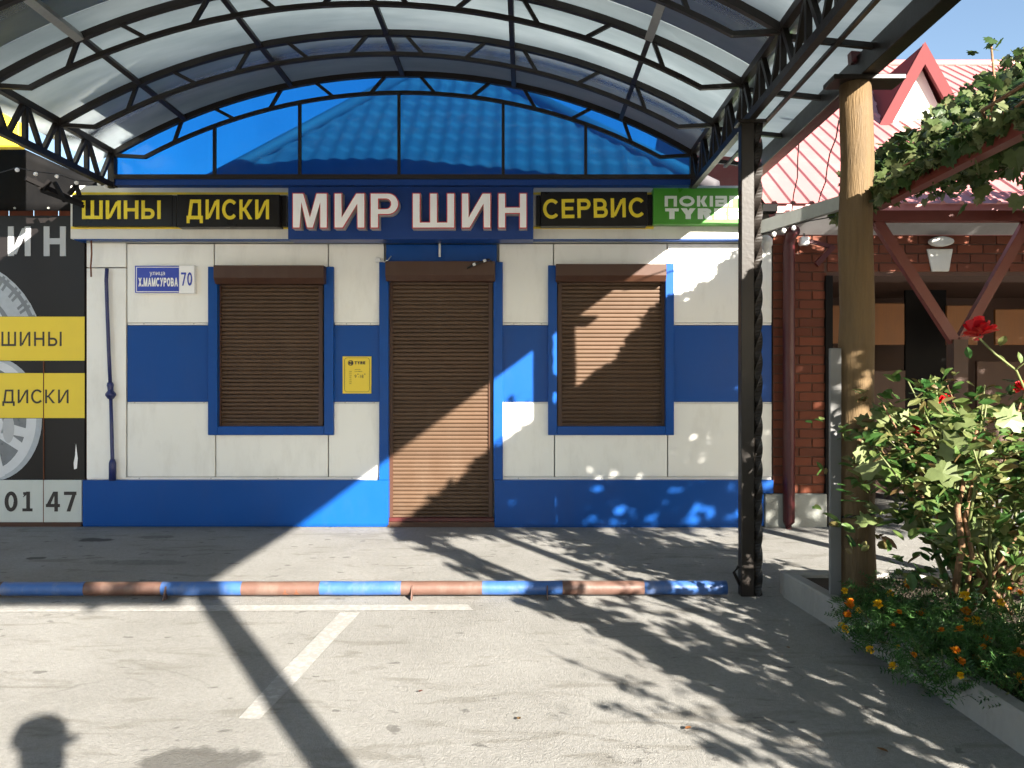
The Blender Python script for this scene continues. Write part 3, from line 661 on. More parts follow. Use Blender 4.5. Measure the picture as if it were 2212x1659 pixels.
m = MB(); c = W(757.5, 784, D0 - .0148); m.add([(c.x + .013 * 0 + .024 * math.cos(t), c.y, c.z + .024 * math.sin(t)) for t in [R(-70 + 14 * i) for i in range(11)]] + [(c.x + .011 * math.cos(t), c.y, c.z + .023 * math.sin(t)) for t in [R(70 - 14 * i) for i in range(11)]], [tuple(range(22))]); m.build('emblem', M_ink, oh)
word('letter', 'N', (753.5, 781, 760.5, 787.5), D0 - .0152, M_ink, oh, .24, depth=.001)
word('letter', 'TYRE', (766, 780.5, 789, 787), D0 - .0152, M_ink, oh, .27, .14, depth=.001)
text('lettering', 'Внимание', (766, 797, 779, 798.6), D0 - .0148, M_ink, oh, 0, .001)
text('lettering', 'Ежедневно', (766, 801, 782.5, 803.5), D0 - .0148, M_ink, oh, 0, .001)
text('opening_time', '9 -18', (766, 809.5, 785, 816.5), D0 - .0148, M_ink, oh, 0, .001)
text('opening_time', '00', (771.5, 807, 775, 809.6), D0 - .0148, M_ink, oh, 0, .001)
text('opening_time', '00', (786.2, 807, 790, 809.6), D0 - .0148, M_ink, oh, 0, .001)
for i, s in enumerate(('ПН', 'ВТ', 'СР', 'ЧТ', 'ПТ', 'СБ', 'ВС')): text('lettering', s, (755, 801.3 + i * 4.3, 759.5, 803.7 + i * 4.3), D0 - .0148, M_ink, oh, 0, .001)

# ------------------------------------------------------------------ canopy
cn = thing('arched_canopy', 'arched black steel canopy roofed with smoky polycarbonate, with blue glazed rear gable', 'canopy', (-1.167, -2.36, 0))
XC, HW = -1.167, 2.774; ZE, ZA = 3.60, 4.37
RAD = (HW ** 2 + (ZA - ZE) ** 2) / (2 * (ZA - ZE)); ZC = ZA - RAD
def arc(x, dr=0): return ZC + math.sqrt((RAD + dr) ** 2 - (x - XC) ** 2)
def apt(th, dr, y): return Vector((XC + (RAD + dr) * math.sin(th), y, ZC + (RAD + dr) * math.cos(th)))
TH = math.asin(HW / RAD); IN = -.175
dA = [7.75 - .9 * i for i in range(11)]
for i, d in enumerate(dA):
    y = d - D0
    thi = TH * .905
    m = MB(); m.strip([apt(-TH + 2 * TH * k / 36, 0, y) for k in range(37)], .045, .05)
    tr = m.build('arch_truss', M_steel, cn)
    m = MB(); m.strip([apt(-TH, 0, y)] + [apt(-thi + 2 * thi * k / 32, IN, y) for k in range(33)] + [apt(TH, 0, y)], .035, .032); m.build('inner_chord', M_steel, tr)
    for k in range(-2, 3):
        for s in (-1, 1):
            th0 = (k * 1.0 + s * .17) / RAD; th1 = (k * 1.0 + s * .31) / RAD
            m = MB(); m.bar(apt(th0, -.02, y), apt(th1, IN + .01, y), .028, up=(0, 1, 0)); m.build('web', M_steel, tr)
yF, yB = dA[-1] - .78 - D0, 7.75 - D0
for k in range(-2, 3):
    th = k * 1.066 / RAD
    up_ = apt(th, 1, 0) - apt(th, 0, 0); ym = 5.9 - D0 if abs(k) == 2 else yF
    m = MB(); m.bar(apt(th, -.005, ym), apt(th, -.005, yB), .04, .035, up=up_); m.build('purlin', M_steel, cn)
    if abs(k) == 2: m = MB(); m.bar(apt(th, -.03, yF), apt(th, -.03, ym - .002), .06, .05, up=up_); m.build('purlin', M_grey_steel, cn, label='bare grey steel purlin')
# the polycarbonate sheets run over the arches and overhang the right hand truss
XE = 2.20
def roofsheet(ya, yb):
    m = MB(); n = 40; th1 = TH + .17; vs_ = []
    ths = [-TH - .03 + (2 * TH + .03 + .012) * k / n for k in range(n + 1)]
    for t_ in (.0, .008):
        for y in (ya, yb):
            for t in ths: vs_.append(apt(t, .033 + t_, y))
    k = n + 1; fs = []
    for i in range(n):
        fs += [(i, i + 1, k + i + 1, k + i), (2 * k + i, 3 * k + i, 3 * k + i + 1, 2 * k + i + 1), (i, 2 * k + i, 2 * k + i + 1, i + 1), (k + i, k + i + 1, 3 * k + i + 1, 3 * k + i)]
    fs += [(0, k, 3 * k, 2 * k), (n, 2 * k + n, 3 * k + n, k + n)]
    m.add(vs_, fs); m.build('roof_sheet', M_poly, cn, True)
yy = yB + .06
while yy > yF + .05:
    y2 = max(yF, yy - 2.08); roofsheet(y2, yy - .012); yy = y2
# longitudinal side trusses
def side(x, ys_, ye, ztop, zbot, skip=False):
    m = MB(); m.bar((x, ys_, ztop), (x, ye, ztop), .05, .055); t = m.build('side_truss', M_steel, cn)
    m = MB(); m.bar((x, ys_, zbot), (x, ye, zbot), .05, .055); m.build('bottom_chord', M_steel, t)
    n = int((ye - ys_) / .45)
    for i in range(n + 1):
        y = ye - i * .45
        m = MB(); m.bar((x, y, zbot + .027), (x, y, ztop - .027), .036); m.build('vertical', M_steel, t)
        if i < n:
            for (ya, yb) in ((y - .03, y - .2), (y - .42, y - .25)):
                m = MB(); m.bar((x, ya, ztop - .03), (x, yb, zbot + .03), .034); m.build('web', M_steel, t)
    return t
XRT, XLT = XC + HW - .01, XC - HW + .01
side(XRT, yF, yB, 3.63, 3.31); side(XLT, yF, yB, 3.63, 3.31)
# outer edge beam on the right with stub rafters and a folded gutter
m = MB(); m.bar((XE, yF, 3.47), (XE, yB + .05, 3.47), .11, .15); eb = m.build('edge_beam', M_steel, cn, bevel=.004)
for d in dA[:-1]:
    y = d - D0 - .02
    m = MB(); m.bar((XRT + .03, y, 3.555), (XE - .05, y, 3.50), .035); m.build('stub_rafter', M_steel, eb)
m = MB(); m.bar(((XRT + XE) / 2, yF, 3.49), ((XRT + XE) / 2, yB, 3.49), .03, .02); m.build('edge_purlin', M_steel, eb)
def flat_sheet(name, x0, z0, x1, z1, ya, yb, mat, par, t=.008):
    m = MB(); m.add([(x0, ya, z0), (x1, ya, z1), (x1, yb, z1), (x0, yb, z0), (x0, ya, z0 + t), (x1, ya, z1 + t), (x1, yb, z1 + t), (x0, yb, z0 + t)],
                    [(0, 3, 2, 1), (4, 5, 6, 7), (0, 1, 5, 4), (1, 2, 6, 5), (2, 3, 7, 6), (3, 0, 4, 7)]); return m.build(name, mat, par)
flat_sheet('eave_sheet', XRT + .02, 3.615, XE + .08, 3.555, yF, yB, M_poly, eb)
# rear gable: blue sheet, glazing bars and sill
th = [TH * (-1 + 2 * k / 40) for k in range(41)]
zs = 3.40
m = MB(); out = [(apt(t, -.02, 0).x, apt(t, -.02, 0).z) for t in th]; n = len(out)
vs_ = [(x, yB + .03, z) for x, z in out] + [(x, yB + .03, zs) for x, z in out]
m.add(vs_, [(i, i + 1, n + i + 1, n + i) for i in range(n - 1)])
gbl = m.build('blue_gable_sheet', M_bluepoly, cn)
for px in (464, 648, 862, 1087, 1265):
    x = (px - CX) * 7.75 / FPX; m = MB(); m.bx(x - .014, x + .014, yB - .02, yB + .012, zs, arc(x, IN)); m.build('glazing_bar', M_steel, gbl)
m = MB(); m.bx(XLT - .02, XRT + .02, yB - .03, yB + .02, zs - .03, zs + .012); m.build('gable_rail', M_steel, gbl)
m = MB(); m.bx(XLT - .03, XRT + .03, yB - .01, yB + .10, zs - .085, zs - .031); m.build('gable_sill', M_navy, gbl)
for x in (XLT, XRT):
    m = MB(); m.bx(x - .03, x + .03, yB - .028, yB + .045, 3.30, 3.60); m.build('gable_post', M_steel, gbl)
# street side gable, opaque board over a tie beam (behind the camera)
m = MB(); vs_ = [(apt(t, -.02, 0).x, yF + .1, apt(t, -.02, 0).z) for t in th] + [(apt(t, -.02, 0).x, yF + .1, 3.40) for t in th]
k = len(vs_); vs_ += [(a, b + .02, c) for a, b, c in vs_]
fs = [(i, i + 1, n + i + 1, n + i) for i in range(n - 1)] + [(k + i, k + n + i, k + n + i + 1, k + i + 1) for i in range(n - 1)]
m.add(vs_, fs); m.build('front_gable_board', M_grey_steel, cn)
m = MB(); m.bar((XLT, yF + .05, 3.40), (XE, yF + .05, 3.40), .08, .12); m.build('tie_beam', M_steel, cn)
# columns under the right and left trusses: square tube with a twisted bar beside it
def column(x, y, ztop):
    z0 = gz(y); m = MB(); m.bx(x - .075, x + .02, y - .045, y + .045, z0 - .02, ztop); c = m.build('column', M_steel, cn, bevel=.006)
    m = MB(); n = 150; vs_ = []; fs = []
    for i in range(n + 1):
        z = z0 + (ztop - z0) * i / n; a = i / n * 22 * math.pi
        for q in range(4):
            t = a / 2 + q * math.pi / 2; vs_.append((x + .048 + .036 * math.cos(t), y - .015 + .036 * math.sin(t), z))
    for i in range(n):
        for q in range(4): fs.append((i * 4 + q, i * 4 + (q + 1) % 4, i * 4 + 4 + (q + 1) % 4, i * 4 + 4 + q))
    m.add(vs_, fs); m.build('twisted_bar', M_steel, c)
    m = MB(); m.bx(x - .1, x + .1, y - .06, y + .06, ztop - .012, ztop + .012); m.build('cap_plate', M_steel, c)
    m = MB(); m.tube([(x - .08, y + .01, z0 + .2), (x - .115, y, z0 + .16), (x - .075, y - .01, z0 + .07)], .012, 6); m.build('hook', M_steel, c, True)
column(1.60, 5.80 - D0, 3.275); column(XLT, 5.80 - D0, 3.275); column(XLT, .4 - D0, 3.275)
# arm from the column to the log
m = MB(); m.bar(W(1640, 493, 5.8), W(1822, 437, 5.35), .045, .09)
tag(m.build('support_strut', M_grey_steel), 'grey steel arm rising from the dark column to the wooden log post', 'strut')

# left side clutter: a second lower truss and string of bulbs
lt = thing('lattice_girder', 'dark lattice girder hanging left below the canopy, over the black sheet', 'girder', (-4.25, -1.0, 2.9))
a, b = W(-40, 300, 6.4), W(170, 440, 7.85); a2, b2 = W(-40, 420, 6.4), W(175, 500, 7.8)
m = MB(); m.bar(W(55, 385, 7.5), W(178, 442, 7.9), .04); m.build('chord', M_dark, lt)
for p, q in (((76, 385), (92, 412)), ((108, 390), (92, 412)), ((118, 394), (140, 435)), ((150, 420), (165, 400)), ((165, 400), (172, 425))):
    m = MB(); m.bar(W(*p, 7.6), W(*q, 7.6), .032); m.build('web', M_dark, lt)
m = MB(); m.bar(W(90, 413, 7.6), W(180, 446, 7.6), .03); m.build('chord', M_dark, lt)
bm_ = MB(); bm_.tube([(0, 0, .018), (0, 0, .012), (0, 0, 0), (0, 0, -.012), (0, 0, -.018)], [.004, .014, .019, .014, .004], 8); bulbm = bm_.mesh('bulb', M_bulb, True)
sl = thing('string_of_bulbs', 'string of small white bulbs along the top of the black sheet', 'string lights', W(90, 390, 7.2))
pts = [W(-10, 376, 7.0), W(37, 357 + 5, 7.0), W(77, 371, 7.0), W(123, 376, 7.2), W(165, 390, 7.4), W(214, 393, 7.6), W(228, 398, 7.6)]
m = MB(); m.tube(pts, .004, 5); m.build('wire', M_wire, sl, True)
for p in pts[1:]: place('bulb', bulbm, sl, p - Vector((0, 0, .02)))

# ------------------------------------------------------------------ left billboard wall
DBI = D0 + .02
lw = thing('neighbour_wall', 'brick neighbour building mostly hidden behind the black billboard at left', 'building', (-7, 1, 0))
xr = W(184, 0, DBI).x
m = MB(); m.bx(-12, xr - .01, .06, 4, 0, 3.05); m.build('wall', M_brick, lw)
x0, x1, z0, z1 = rect(-300, 1129, 176, 1140, D0 - .02); m = MB(); m.bx(x0, x1, -.02, .06, z0 - .02, z1); m.build('plinth', M_brownwood, lw)
bkm = MB(); bkm.bx(0, .24, -.012, .0, 0, .075); bkmesh = bkm.mesh('brick', M_brick, bevel=.003)
for i in range(8): place('brick', bkmesh, lw, (xr - .03 - .25 * (i + 1), .058, W(0, 467, D0).z - .005))
sh = thing('black_sheet_awning', 'black sheet hung with eyelets above the billboard at the far left', 'awning', W(60, 455, D0 - .12))
m = MB(); vs_ = []; fs = []; n = 30
for j in range(7):
    for i in range(n + 1):
        px = -260 + (232 + 260) * i / n; top = 298 + max(0, px) * .455; py = top + (455 - top) * j / 6
        p = W(px, py, D0 - .085); p.y += .012 * math.sin(px * .06 + j) ; vs_.append(p)
for j in range(6):
    for i in range(n): q = j * (n + 1) + i; fs.append((q, q + 1, q + n + 2, q + n + 1))
m.add(vs_, fs); o = m.build('sheet', M_tarp, sh, True)
sd = o.modifiers.new('thickness', 'SOLIDIFY'); sd.thickness = .004
em = MB(); em.tube([(0, -.006, 0), (0, .004, 0)], .011, 8); emesh = em.mesh('eyelet', M_grey_steel)
for px in (-100, -36, 32, 105, 163 - 1): place('eyelet', emesh, sh, W(px, 449.5, D0 - .115))
bb = thing('tyre_billboard', 'tall black billboard printed with a tyre, a wheel and yellow bands, left of the shop', 'billboard', W(40, 1130, DBI))
BY = DBI
pbox('backing_panel', (-320, 466, 182.5, 1036.5), BY, .03, M_banner, bb, .002)
for r in ((-320, 1037, 93, 1128), (94.2, 1037, 176.5, 1128)): pbox('number_panel', r, BY - .01, .035, M_numpanel, bb, .002)
for r in ((-320, 684, 182.5, 779), (-320, 806, 93, 903), (94.2, 806, 182.5, 903)): pbox('yellow_band', r, BY - .006, .006, M_yellow, bb)
word('letter', 'ИН', (17, 489, 142, 553), BY - .007, M_bannergrey, bb, .2, .45, depth=.007)
word('letter', 'ШИНЫ', (3, 716.5, 133, 747.5), BY - .0075, M_ink, bb, .14, .28, depth=.0015)
word('letter', 'ДИСКИ', (5, 841.5, 148, 877), BY - .0075, M_ink, bb, .14, .22, depth=.0015)
word('letter', '01', (10, 1062, 70, 1105), BY - .0125, M_ink, bb, .19, .26, depth=.0025)
word('letter', '47', (99, 1062, 165, 1105), BY - .0125, M_ink, bb, .19, .22, depth=.0025)
def clipped(name, pts, mat, lift, r):
    """flat print: outline clipped to the rectangle r (pixels)"""
    def clip(poly, f):
        out = []
        for i in range(len(poly)):
            a_, b_ = poly[i - 1], poly[i]; fa, fb = f(a_), f(b_)
            if (fa >= 0) != (fb >= 0): t = fa / (fa - fb); out.append((a_[0] + (b_[0] - a_[0]) * t, a_[1] + (b_[1] - a_[1]) * t))
            if fb >= 0: out.append(b_)
        return out
    for f in (lambda p: p[0] - r[0], lambda p: r[2] - p[0], lambda p: p[1] - r[1], lambda p: r[3] - p[1]):
        if pts: pts = clip(pts, f)
    if len(pts) > 2:
        m = MB(); m.add([W(a_, b_, BY - lift) for a_, b_ in pts], [tuple(range(len(pts)))]); m.build(name, mat, bb)
def disc(cx, cy, r_, sx=1): return [(cx + r_ * sx * math.cos(t), cy + r_ * math.sin(t)) for t in [2 * math.pi * k / 48 for k in range(48)]]
TR = (-320, 470, 182, 683.5)
for rr, mt, lf in ((206, M_tyre2, .0012), (199, M_tyre1, .0016), (190, M_tyre2, .002), (150, M_tyre1, .0024), (140, M_wheel, .0028), (128, M_wheel2, .0032), (110, M_wheel, .0036)):
    clipped('tyre_print', disc(-112, 760, rr), mt, lf, TR)
for k in range(26):                                           # tread blocks on the shoulder
    t = R(-78 + k * 3.4); a_ = (-112 + 192 * math.cos(t), 760 + 192 * math.sin(t)); t2 = t + R(1.9)
    q = [(-112 + 203 * math.cos(t), 760 + 203 * math.sin(t)), (-112 + 203 * math.cos(t2), 760 + 203 * math.sin(t2)), (-112 + 176 * math.cos(t2 + .02), 760 + 176 * math.sin(t2 + .02)), (-112 + 176 * math.cos(t + .02), 760 + 176 * math.sin(t + .02))]
    if k % 3: clipped('tread_print', q, M_tyre1, .0030, TR)
for WR in ((-320, 780, 93, 805.5), (-320, 904, 93, 1036)):
    clipped('wheel_print', disc(-20, 905, 135, .82), M_tyre2, .0012, WR)
    clipped('wheel_print', disc(-24, 905, 128, .80), M_wheel, .0016, WR)
    clipped('wheel_print', disc(-28, 905, 112, .76), M_wheel2, .002, WR)
    for k in range(6):
        t = R(20 + 60 * k)
        for dt in (-.16, .16):
            c_, s_ = math.cos(t + dt), math.sin(t + dt)
            q = [(-28 + (20 * c_ - 13 * s_) * .8, 915 + 20 * s_ + 13 * c_), (-28 + (122 * c_ - 9 * s_) * .8, 915 + 122 * s_ + 9 * c_), (-28 + (122 * c_ + 9 * s_) * .8, 915 + 122 * s_ - 9 * c_), (-28 + (20 * c_ + 13 * s_) * .8, 915 + 20 * s_ - 13 * c_)]
            clipped('spoke_print', q, M_wheel, .0024 + .0001 * k, WR)
    clipped('hub_print', disc(-28, 915, 40, .85), M_wheel, .0034, WR); clipped('hub_print', disc(18, 925, 32, .4), M_bannergrey, .0038, WR)
clipped('scratch', [(164, 958), (168, 990), (166, 1012), (160, 1014), (159, 1000), (162, 985)], M_letter, .003, (0, 0, 182, 1036))
m = MB(); x0, x1, z0, z1 = rect(93, 780, 94.3, 1128, BY - .012); m.bx(x0, x1, BY - .0125 - D0, BY - D0, z0, z1); m.build('seam', M_rust, bb)
yb = thing('yellow_board', 'yellow board seen blurred through the canopy roof at the far left', 'board', (-5.2, -1.8, 3.0))
m = MB(); m.bx(-6.2, -4.33, -1.2, -1.1, 3.45, 4.7); m.build('panel', M_yellow, yb, bevel=.01)
m = MB(); m.bar((-5.5, -1.05, 0), (-5.5, -1.05, 3.4), .1); m.build('post', M_steel, yb)

# ------------------------------------------------------------------ painted pipe barrier
br = thing('pipe_barrier', 'low steel pipe barrier painted in blue and brown bands along the yard', 'barrier', G(788, 1290))
bd = [-160, 8, 185, 350, 522, 690, 865, 1040, 1213, 1390, 1569]
pa, pb = G(0, 1291), G(1569, 1288)
def pp(px):
    t = px / 1569; q = pa.lerp(pb, t); return Vector((q.x, q.y, gz(q.y) + .062))
for i in range(len(bd) - 1):
    col = M_barrier_brown if i % 2 == 0 else M_barrier_blue
    a, b = pp(bd[i]), pp(bd[i + 1]); n = 10; m = MB()
    m.tube([a.lerp(b, k / n) + Vector((0, 0, random.uniform(-.0012, .0012))) for k in range(n + 1)], .049, 18, caps=(i in (0, len(bd) - 2)))
    m.build('painted_band', col, br, True)
for px in (363, 890, 1180):
    p = pp(px); m = MB(); m.add([(p.x - .004, p.y - .10, p.z - .064), (p.x - .004, p.y - .03, p.z - .064), (p.x - .004, p.y - .03, p.z + .03), (p.x - .004, p.y - .055, p.z + .025),
        (p.x + .004, p.y - .10, p.z - .064), (p.x + .004, p.y - .03, p.z - .064), (p.x + .004, p.y - .03, p.z + .03), (p.x + .004, p.y - .055, p.z + .025)],
        [(0, 1, 2, 3), (7, 6, 5, 4), (0, 4, 5, 1), (1, 5, 6, 2), (2, 6, 7, 3), (3, 7, 4, 0)]); m.build('bracket', M_barrier_brown, br)
for px, wd in ((618, 12), (642, 14)):                          # rust drips on the brown band
    p = pp(px); q = [(-.5, -1.0), (.5, -1.0), (.32, -.55), (.12, -.2), (.04, .5), (-.06, .45), (-.14, -.2), (-.34, -.5)]
    m = MB(); vs_ = []
    for u, v in q:
        an = -.18 + v * .62; vs_.append((p.x + u * .045, p.y - .0500 * math.cos(an), p.z + .0500 * math.sin(an)))
    m.add(vs_, [tuple(range(8))]); m.build('rust_patch', M_rust, br)

# ------------------------------------------------------------------ wooden posts
def log(x, y, r0, r1, ztop, name, label, group):
    z0 = gz(y) - .02; m = MB(); n = 14; pts = []; rs = []
    for i in range(n + 1):
        z = z0 + (ztop - z0) * i / n; pts.append((x + .006 * math.sin(i * 1.7), y + .005 * math.cos(i * 1.3), z)); rs.append((r0 + (r1 - r0) * i / n) * (1 + .02 * math.sin(i * 2.1)))
    m.tube(pts, rs, 22); return tag(m.build(name, M_wood, None, True), label, 'post', group)
lx = W(1843, 0, 5.29).x
lg = log(lx + .02, 5.29 - D0, .120, .100, 3.36, 'wooden_post', 'thick peeled log post holding up the right edge of the canopy, sunlit at top', None)
log(XE, -1.6 - D0, .10, .09, 3.40, 'wooden_post', 'log post standing behind the camera that throws the long bar of shadow', None)
m = MB(); m.bx(lx - .16, lx + .30, 5.29 - D0 - .10, 5.29 - D0 + .10, 3.362, 3.394); tag(m.build('post_cap', M_steel, None, bevel=.004), 'dark steel plate capping the log post', 'plate')
m = MB(); m.bar(W(1835, 125, 5.3), W(1932, 118, 5.3), .07, .075); tag(m.build('gutter_end', M_redpaint, None, bevel=.006), 'short brown gutter end jutting right of the log post against the sky', 'gutter')
m = MB(); m.bx(lx - .175, lx - .103, 5.22 - D0, 5.25 - D0, gz(-2.9), W(0, 752, 5.22).z)
tag(m.build('grey_board', M_asb, None, bevel=.004), 'narrow grey board standing against the left side of the log post', 'board')
m = MB(); cc = Vector((lx + .02, 5.29 - D0, W(0, 1112, 5.29).z)); m.tube([cc + Vector((.128 * math.cos(t), .128 * math.sin(t), .02 * math.cos(t + .8))) for t in [2 * math.pi * k / 20 for k in range(21)]] , .008, 6)
wr = m.build('cable_tie', M_wire, None, True); tag(wr, 'black cable wrapped round the foot of the log post', 'cable')

# ------------------------------------------------------------------ brick house on the right
bh = thing('brick_house', 'orange brick house with ribbed red metal roof right of the shop', 'house', (6, 1, 0))
BX0 = W(1669, 0, D0).x; OX0 = W(1786, 0, D0).x; ZO = W(0, 596, D0).z; ZT = W(0, 508, D0).z; ZP = W(0, 1066, D0).z
m = MB(); m.bx(BX0 + .004, OX0 - .005, .012, .5, -.15, ZT); m.bx(OX0 - .005, 11, .012, .5, ZO, ZT); m.bx(7.2, 11, .0121, .5, -.15, ZO)
wl2 = m.build('wall', M_mortar, bh)
kb = [MB().bx(0, L, -.0, .04, 0, .081).mesh('brick', M_brick, bevel=.004) for L in (.25, .125, .19)]
row = 0; z = ZP + .004
while z + .085 < ZT:
    def lay(xa, xb):
        x = xa + (0 if row % 2 == 0 else -.13)
        while x < xb - .04:
            a = max(x, xa); b = min(x + .25, xb); Lb = b - a
            if Lb > .05:
                me = kb[0] if Lb > .24 else (kb[2] if Lb > .16 else kb[1]); o = place('brick', me, wl2, (a, random.uniform(-.003, .002), z)); o.scale.x = Lb / (.25 if me is kb[0] else .19 if me is kb[2] else .125)
            x += .261
    lay(BX0 + .006, OX0 - .006)
    if z > ZO + .004: lay(OX0 + .005, 5.8)
    z += .0925; row += 1
m = MB(); m.bx(W(1654, 0, 8.1).x, OX0 - .01, -.04, .012, -.2, ZP); m.build('plinth', M_plinth, bh, bevel=.01)
# downpipe
dp = W(1703, 0, D0 - .07).x
m = MB(); m.tube([W(1716, 498, D0 - .25), W(1706, 512, D0 - .12), (dp, -.085, W(0, 530, D0).z), (dp, -.085, W(0, 800, D0).z), (dp, -.085, W(0, 1125, D0).z), (dp - .01, -.10, W(0, 1145, D0).z), (dp - .005, -.2, W(0, 1155, D0).z)], .058, 14); m.build('downpipe', M_redpaint, bh, True)
# eave, soffit band, roof with ribs
EY = 7.86 - D0; ZEV = W(0, 441, 7.86).z; pitch = .65; RY = 13.09 - D0; ZR = ZEV + (RY - EY) * pitch
x0 = W(1650, 0, 7.86).x
m = MB(); m.bx(x0 + .12, 13, EY - .0, EY + .02, W(0, 459, 7.86).z, ZEV); m.build('eave_fascia', M_roofred, bh)
m = MB(); m.bx(x0 - .02, x0 + .12, EY - .04, EY + .1, W(0, 458, 7.86).z, W(0, 443, 7.86).z); m.build('gutter_stop', M_dark, bh)
m = MB(); m.add([(x0 + .12, EY + .01, W(0, 460.5, 7.86).z), (13, EY + .01, W(0, 460.5, 7.86).z), (13, -.02, ZT), (x0 + .12, -.02, ZT)], [(0, 1, 2, 3)]); m.add([(x0 + .12, EY + .03, W(0, 460.5, 7.86).z), (13, EY + .03, W(0, 460.5, 7.86).z), (13, .0, ZT + .02), (x0 + .12, .0, ZT + .02)], [(3, 2, 1, 0)]); m.build('soffit_band', M_soffit, bh)
def rib_sheet(xa, xb):
    m = MB(); rows = [(EY - .04, ZEV + .0), (RY, ZR)]; prof = []; x = xa
    while x < xb - .01:
        prof += [(x, 0), (x + .06, 0), (x + .075, .022), (x + .105, .022), (x + .12, 0)]; x += .18
    prof.append((min(x, xb), 0)); k = len(prof)
    m.add([(a, y, z_ + h) for y, z_ in rows for a, h in prof], [(i, i + 1, k + i + 1, k + i) for i in range(k - 1)])
    return m.build('roof_sheet', M_roofred, bh)
x = x0
while x < 12.5: rib_sheet(x, x + 1.08); x += 1.08
m = MB(); m.tube([(x0, RY, ZR + .02), (13, RY, ZR + .02)], .07, 8); m.build('ridge_cap', M_roofred, bh, True)
m = MB(); m.add([(x0, RY + .01, ZR), (13, RY + .01, ZR), (13, RY + 5, 3), (x0, RY + 5, 3)], [(0, 1, 2, 3)]); m.build('rear_roof', M_roofred, bh)
# dormer
AF = W(1996, 95, 10.16); LF = W(1902, 273, 10.16); hwd = AF.x - LF.x; RFx = AF.x + hwd; AB = W(1873, 203, 11.86); AB.x = AF.x; AB.z = AF.z
dm = MB(); dm.prism([(LF.x + .12, LF.z - .1), (RFx - .12, LF.z - .1), (AF.x, AF.z - .2)], AF.y + .12, AF.y + .2); dmo = dm.build('dormer', M_plaster, bh)
for sgn in (-1, 1):
    bx_ = AF.x + sgn * hwd; m = MB()
    m.add([AF, (bx_, AF.y, LF.z), (bx_, AF.y + .12, LF.z), AB], [(0, 1, 2, 3)]); m.add([AF - Vector((0, 0, .04)), (bx_, AF.y, LF.z - .04), (bx_, AF.y + .12, LF.z - .04), AB - Vector((0, 0, .04))], [(3, 2, 1, 0)])
    m.build('dormer_roof', M_barge, dmo)
    m = MB(); m.bar(AF - Vector((0, .02 + .004 * sgn, .05)), Vector((bx_, AF.y - .02 - .004 * sgn, LF.z - .06)), .05, .11, up=(0, 1, 0)) if False else m.add([(AF.x - sgn * .0, AF.y - .03 + .003 * sgn, AF.z + .02), (bx_ + sgn * .05, AF.y - .03 + .003 * sgn, LF.z - .03), (bx_ - sgn * .10, AF.y - .03 + .003 * sgn, LF.z - .03), (AF.x, AF.y - .03 + .003 * sgn, AF.z - .26)], [(0, 1, 2, 3)]).add([(AF.x, AF.y + .02, AF.z + .02), (bx_ + sgn * .05, AF.y + .02, LF.z - .03), (bx_ - sgn * .10, AF.y + .02, LF.z - .03), (AF.x, AF.y + .02, AF.z - .26)], [(3, 2, 1, 0)]).add([(AF.x, AF.y - .03, AF.z - .26), (bx_ - sgn * .10, AF.y - .03, LF.z - .03), (bx_ - sgn * .10, AF.y + .02, LF.z - .03), (AF.x, AF.y + .02, AF.z - .26)], [(0, 1, 2, 3)]); m.build('bargeboard', M_barge, dmo)
# porch interior
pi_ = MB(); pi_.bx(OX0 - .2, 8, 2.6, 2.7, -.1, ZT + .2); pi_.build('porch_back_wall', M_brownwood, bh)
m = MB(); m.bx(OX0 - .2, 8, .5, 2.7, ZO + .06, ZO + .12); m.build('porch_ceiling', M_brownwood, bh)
m = MB(); m.bx(OX0 - .12, OX0 - .02, .5, 2.6, -.1, ZO + .06); m.build('porch_side_wall', M_dark, bh)
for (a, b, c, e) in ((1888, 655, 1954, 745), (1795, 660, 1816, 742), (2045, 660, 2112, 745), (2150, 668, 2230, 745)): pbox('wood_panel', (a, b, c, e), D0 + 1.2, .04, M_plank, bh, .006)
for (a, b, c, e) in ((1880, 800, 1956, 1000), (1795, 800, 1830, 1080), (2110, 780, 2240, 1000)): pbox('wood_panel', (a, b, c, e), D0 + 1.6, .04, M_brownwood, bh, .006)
pbox('dark_door', (1956, 596, 2044, 1090), D0 + 1.7, .04, M_dark, bh)
m = MB(); m.bx(OX0 - .02, OX0 + .05, -.03, .1, -.15, ZO); m.build('door_frame', M_dark, bh)
lampo = thing('porch_lamp', 'oval bulkhead lamp on the brick lintel of the porch', 'lamp', W(2030, 535, D0 - .06))
m = MB(); c = W(2030, 523, D0 - .03); m.add([(c.x + .12 * math.cos(t), c.y + o, c.z + .048 * math.sin(t)) for o in (0, -.06) for t in [2 * math.pi * k / 20 for k in range(20)]], [tuple(range(20, 40))] + [(k, (k + 1) % 20, 20 + (k + 1) % 20, 20 + k) for k in range(20)]); m.build('lamp_body', M_cream, lampo, bevel=.008)
m = MB(); m.prism([(c.x - .07, c.z - .29), (c.x + .1, c.z - .29), (c.x + .14, c.z - .065), (c.x - .12, c.z - .065)], -.02, .005); m.build('keystone', M_cream, bh, bevel=.006)
m = MB(); m.bx(W(1727, 0, D0 - .1).x, W(1746, 0, D0 - .1).x, -.14, -.06, W(0, 530, D0 - .1).z, W(0, 512, D0 - .1).z); wlp = m.build('flood_lamp', M_bulb, None, bevel=.01); tag(wlp, 'small white floodlight on the brick wall by the downpipe', 'lamp')
m = MB(); m.bar(W(1737, 505, D0 - .08), W(1737, 513, D0 - .1), .02); m.build('bracket', M_dark, wlp)
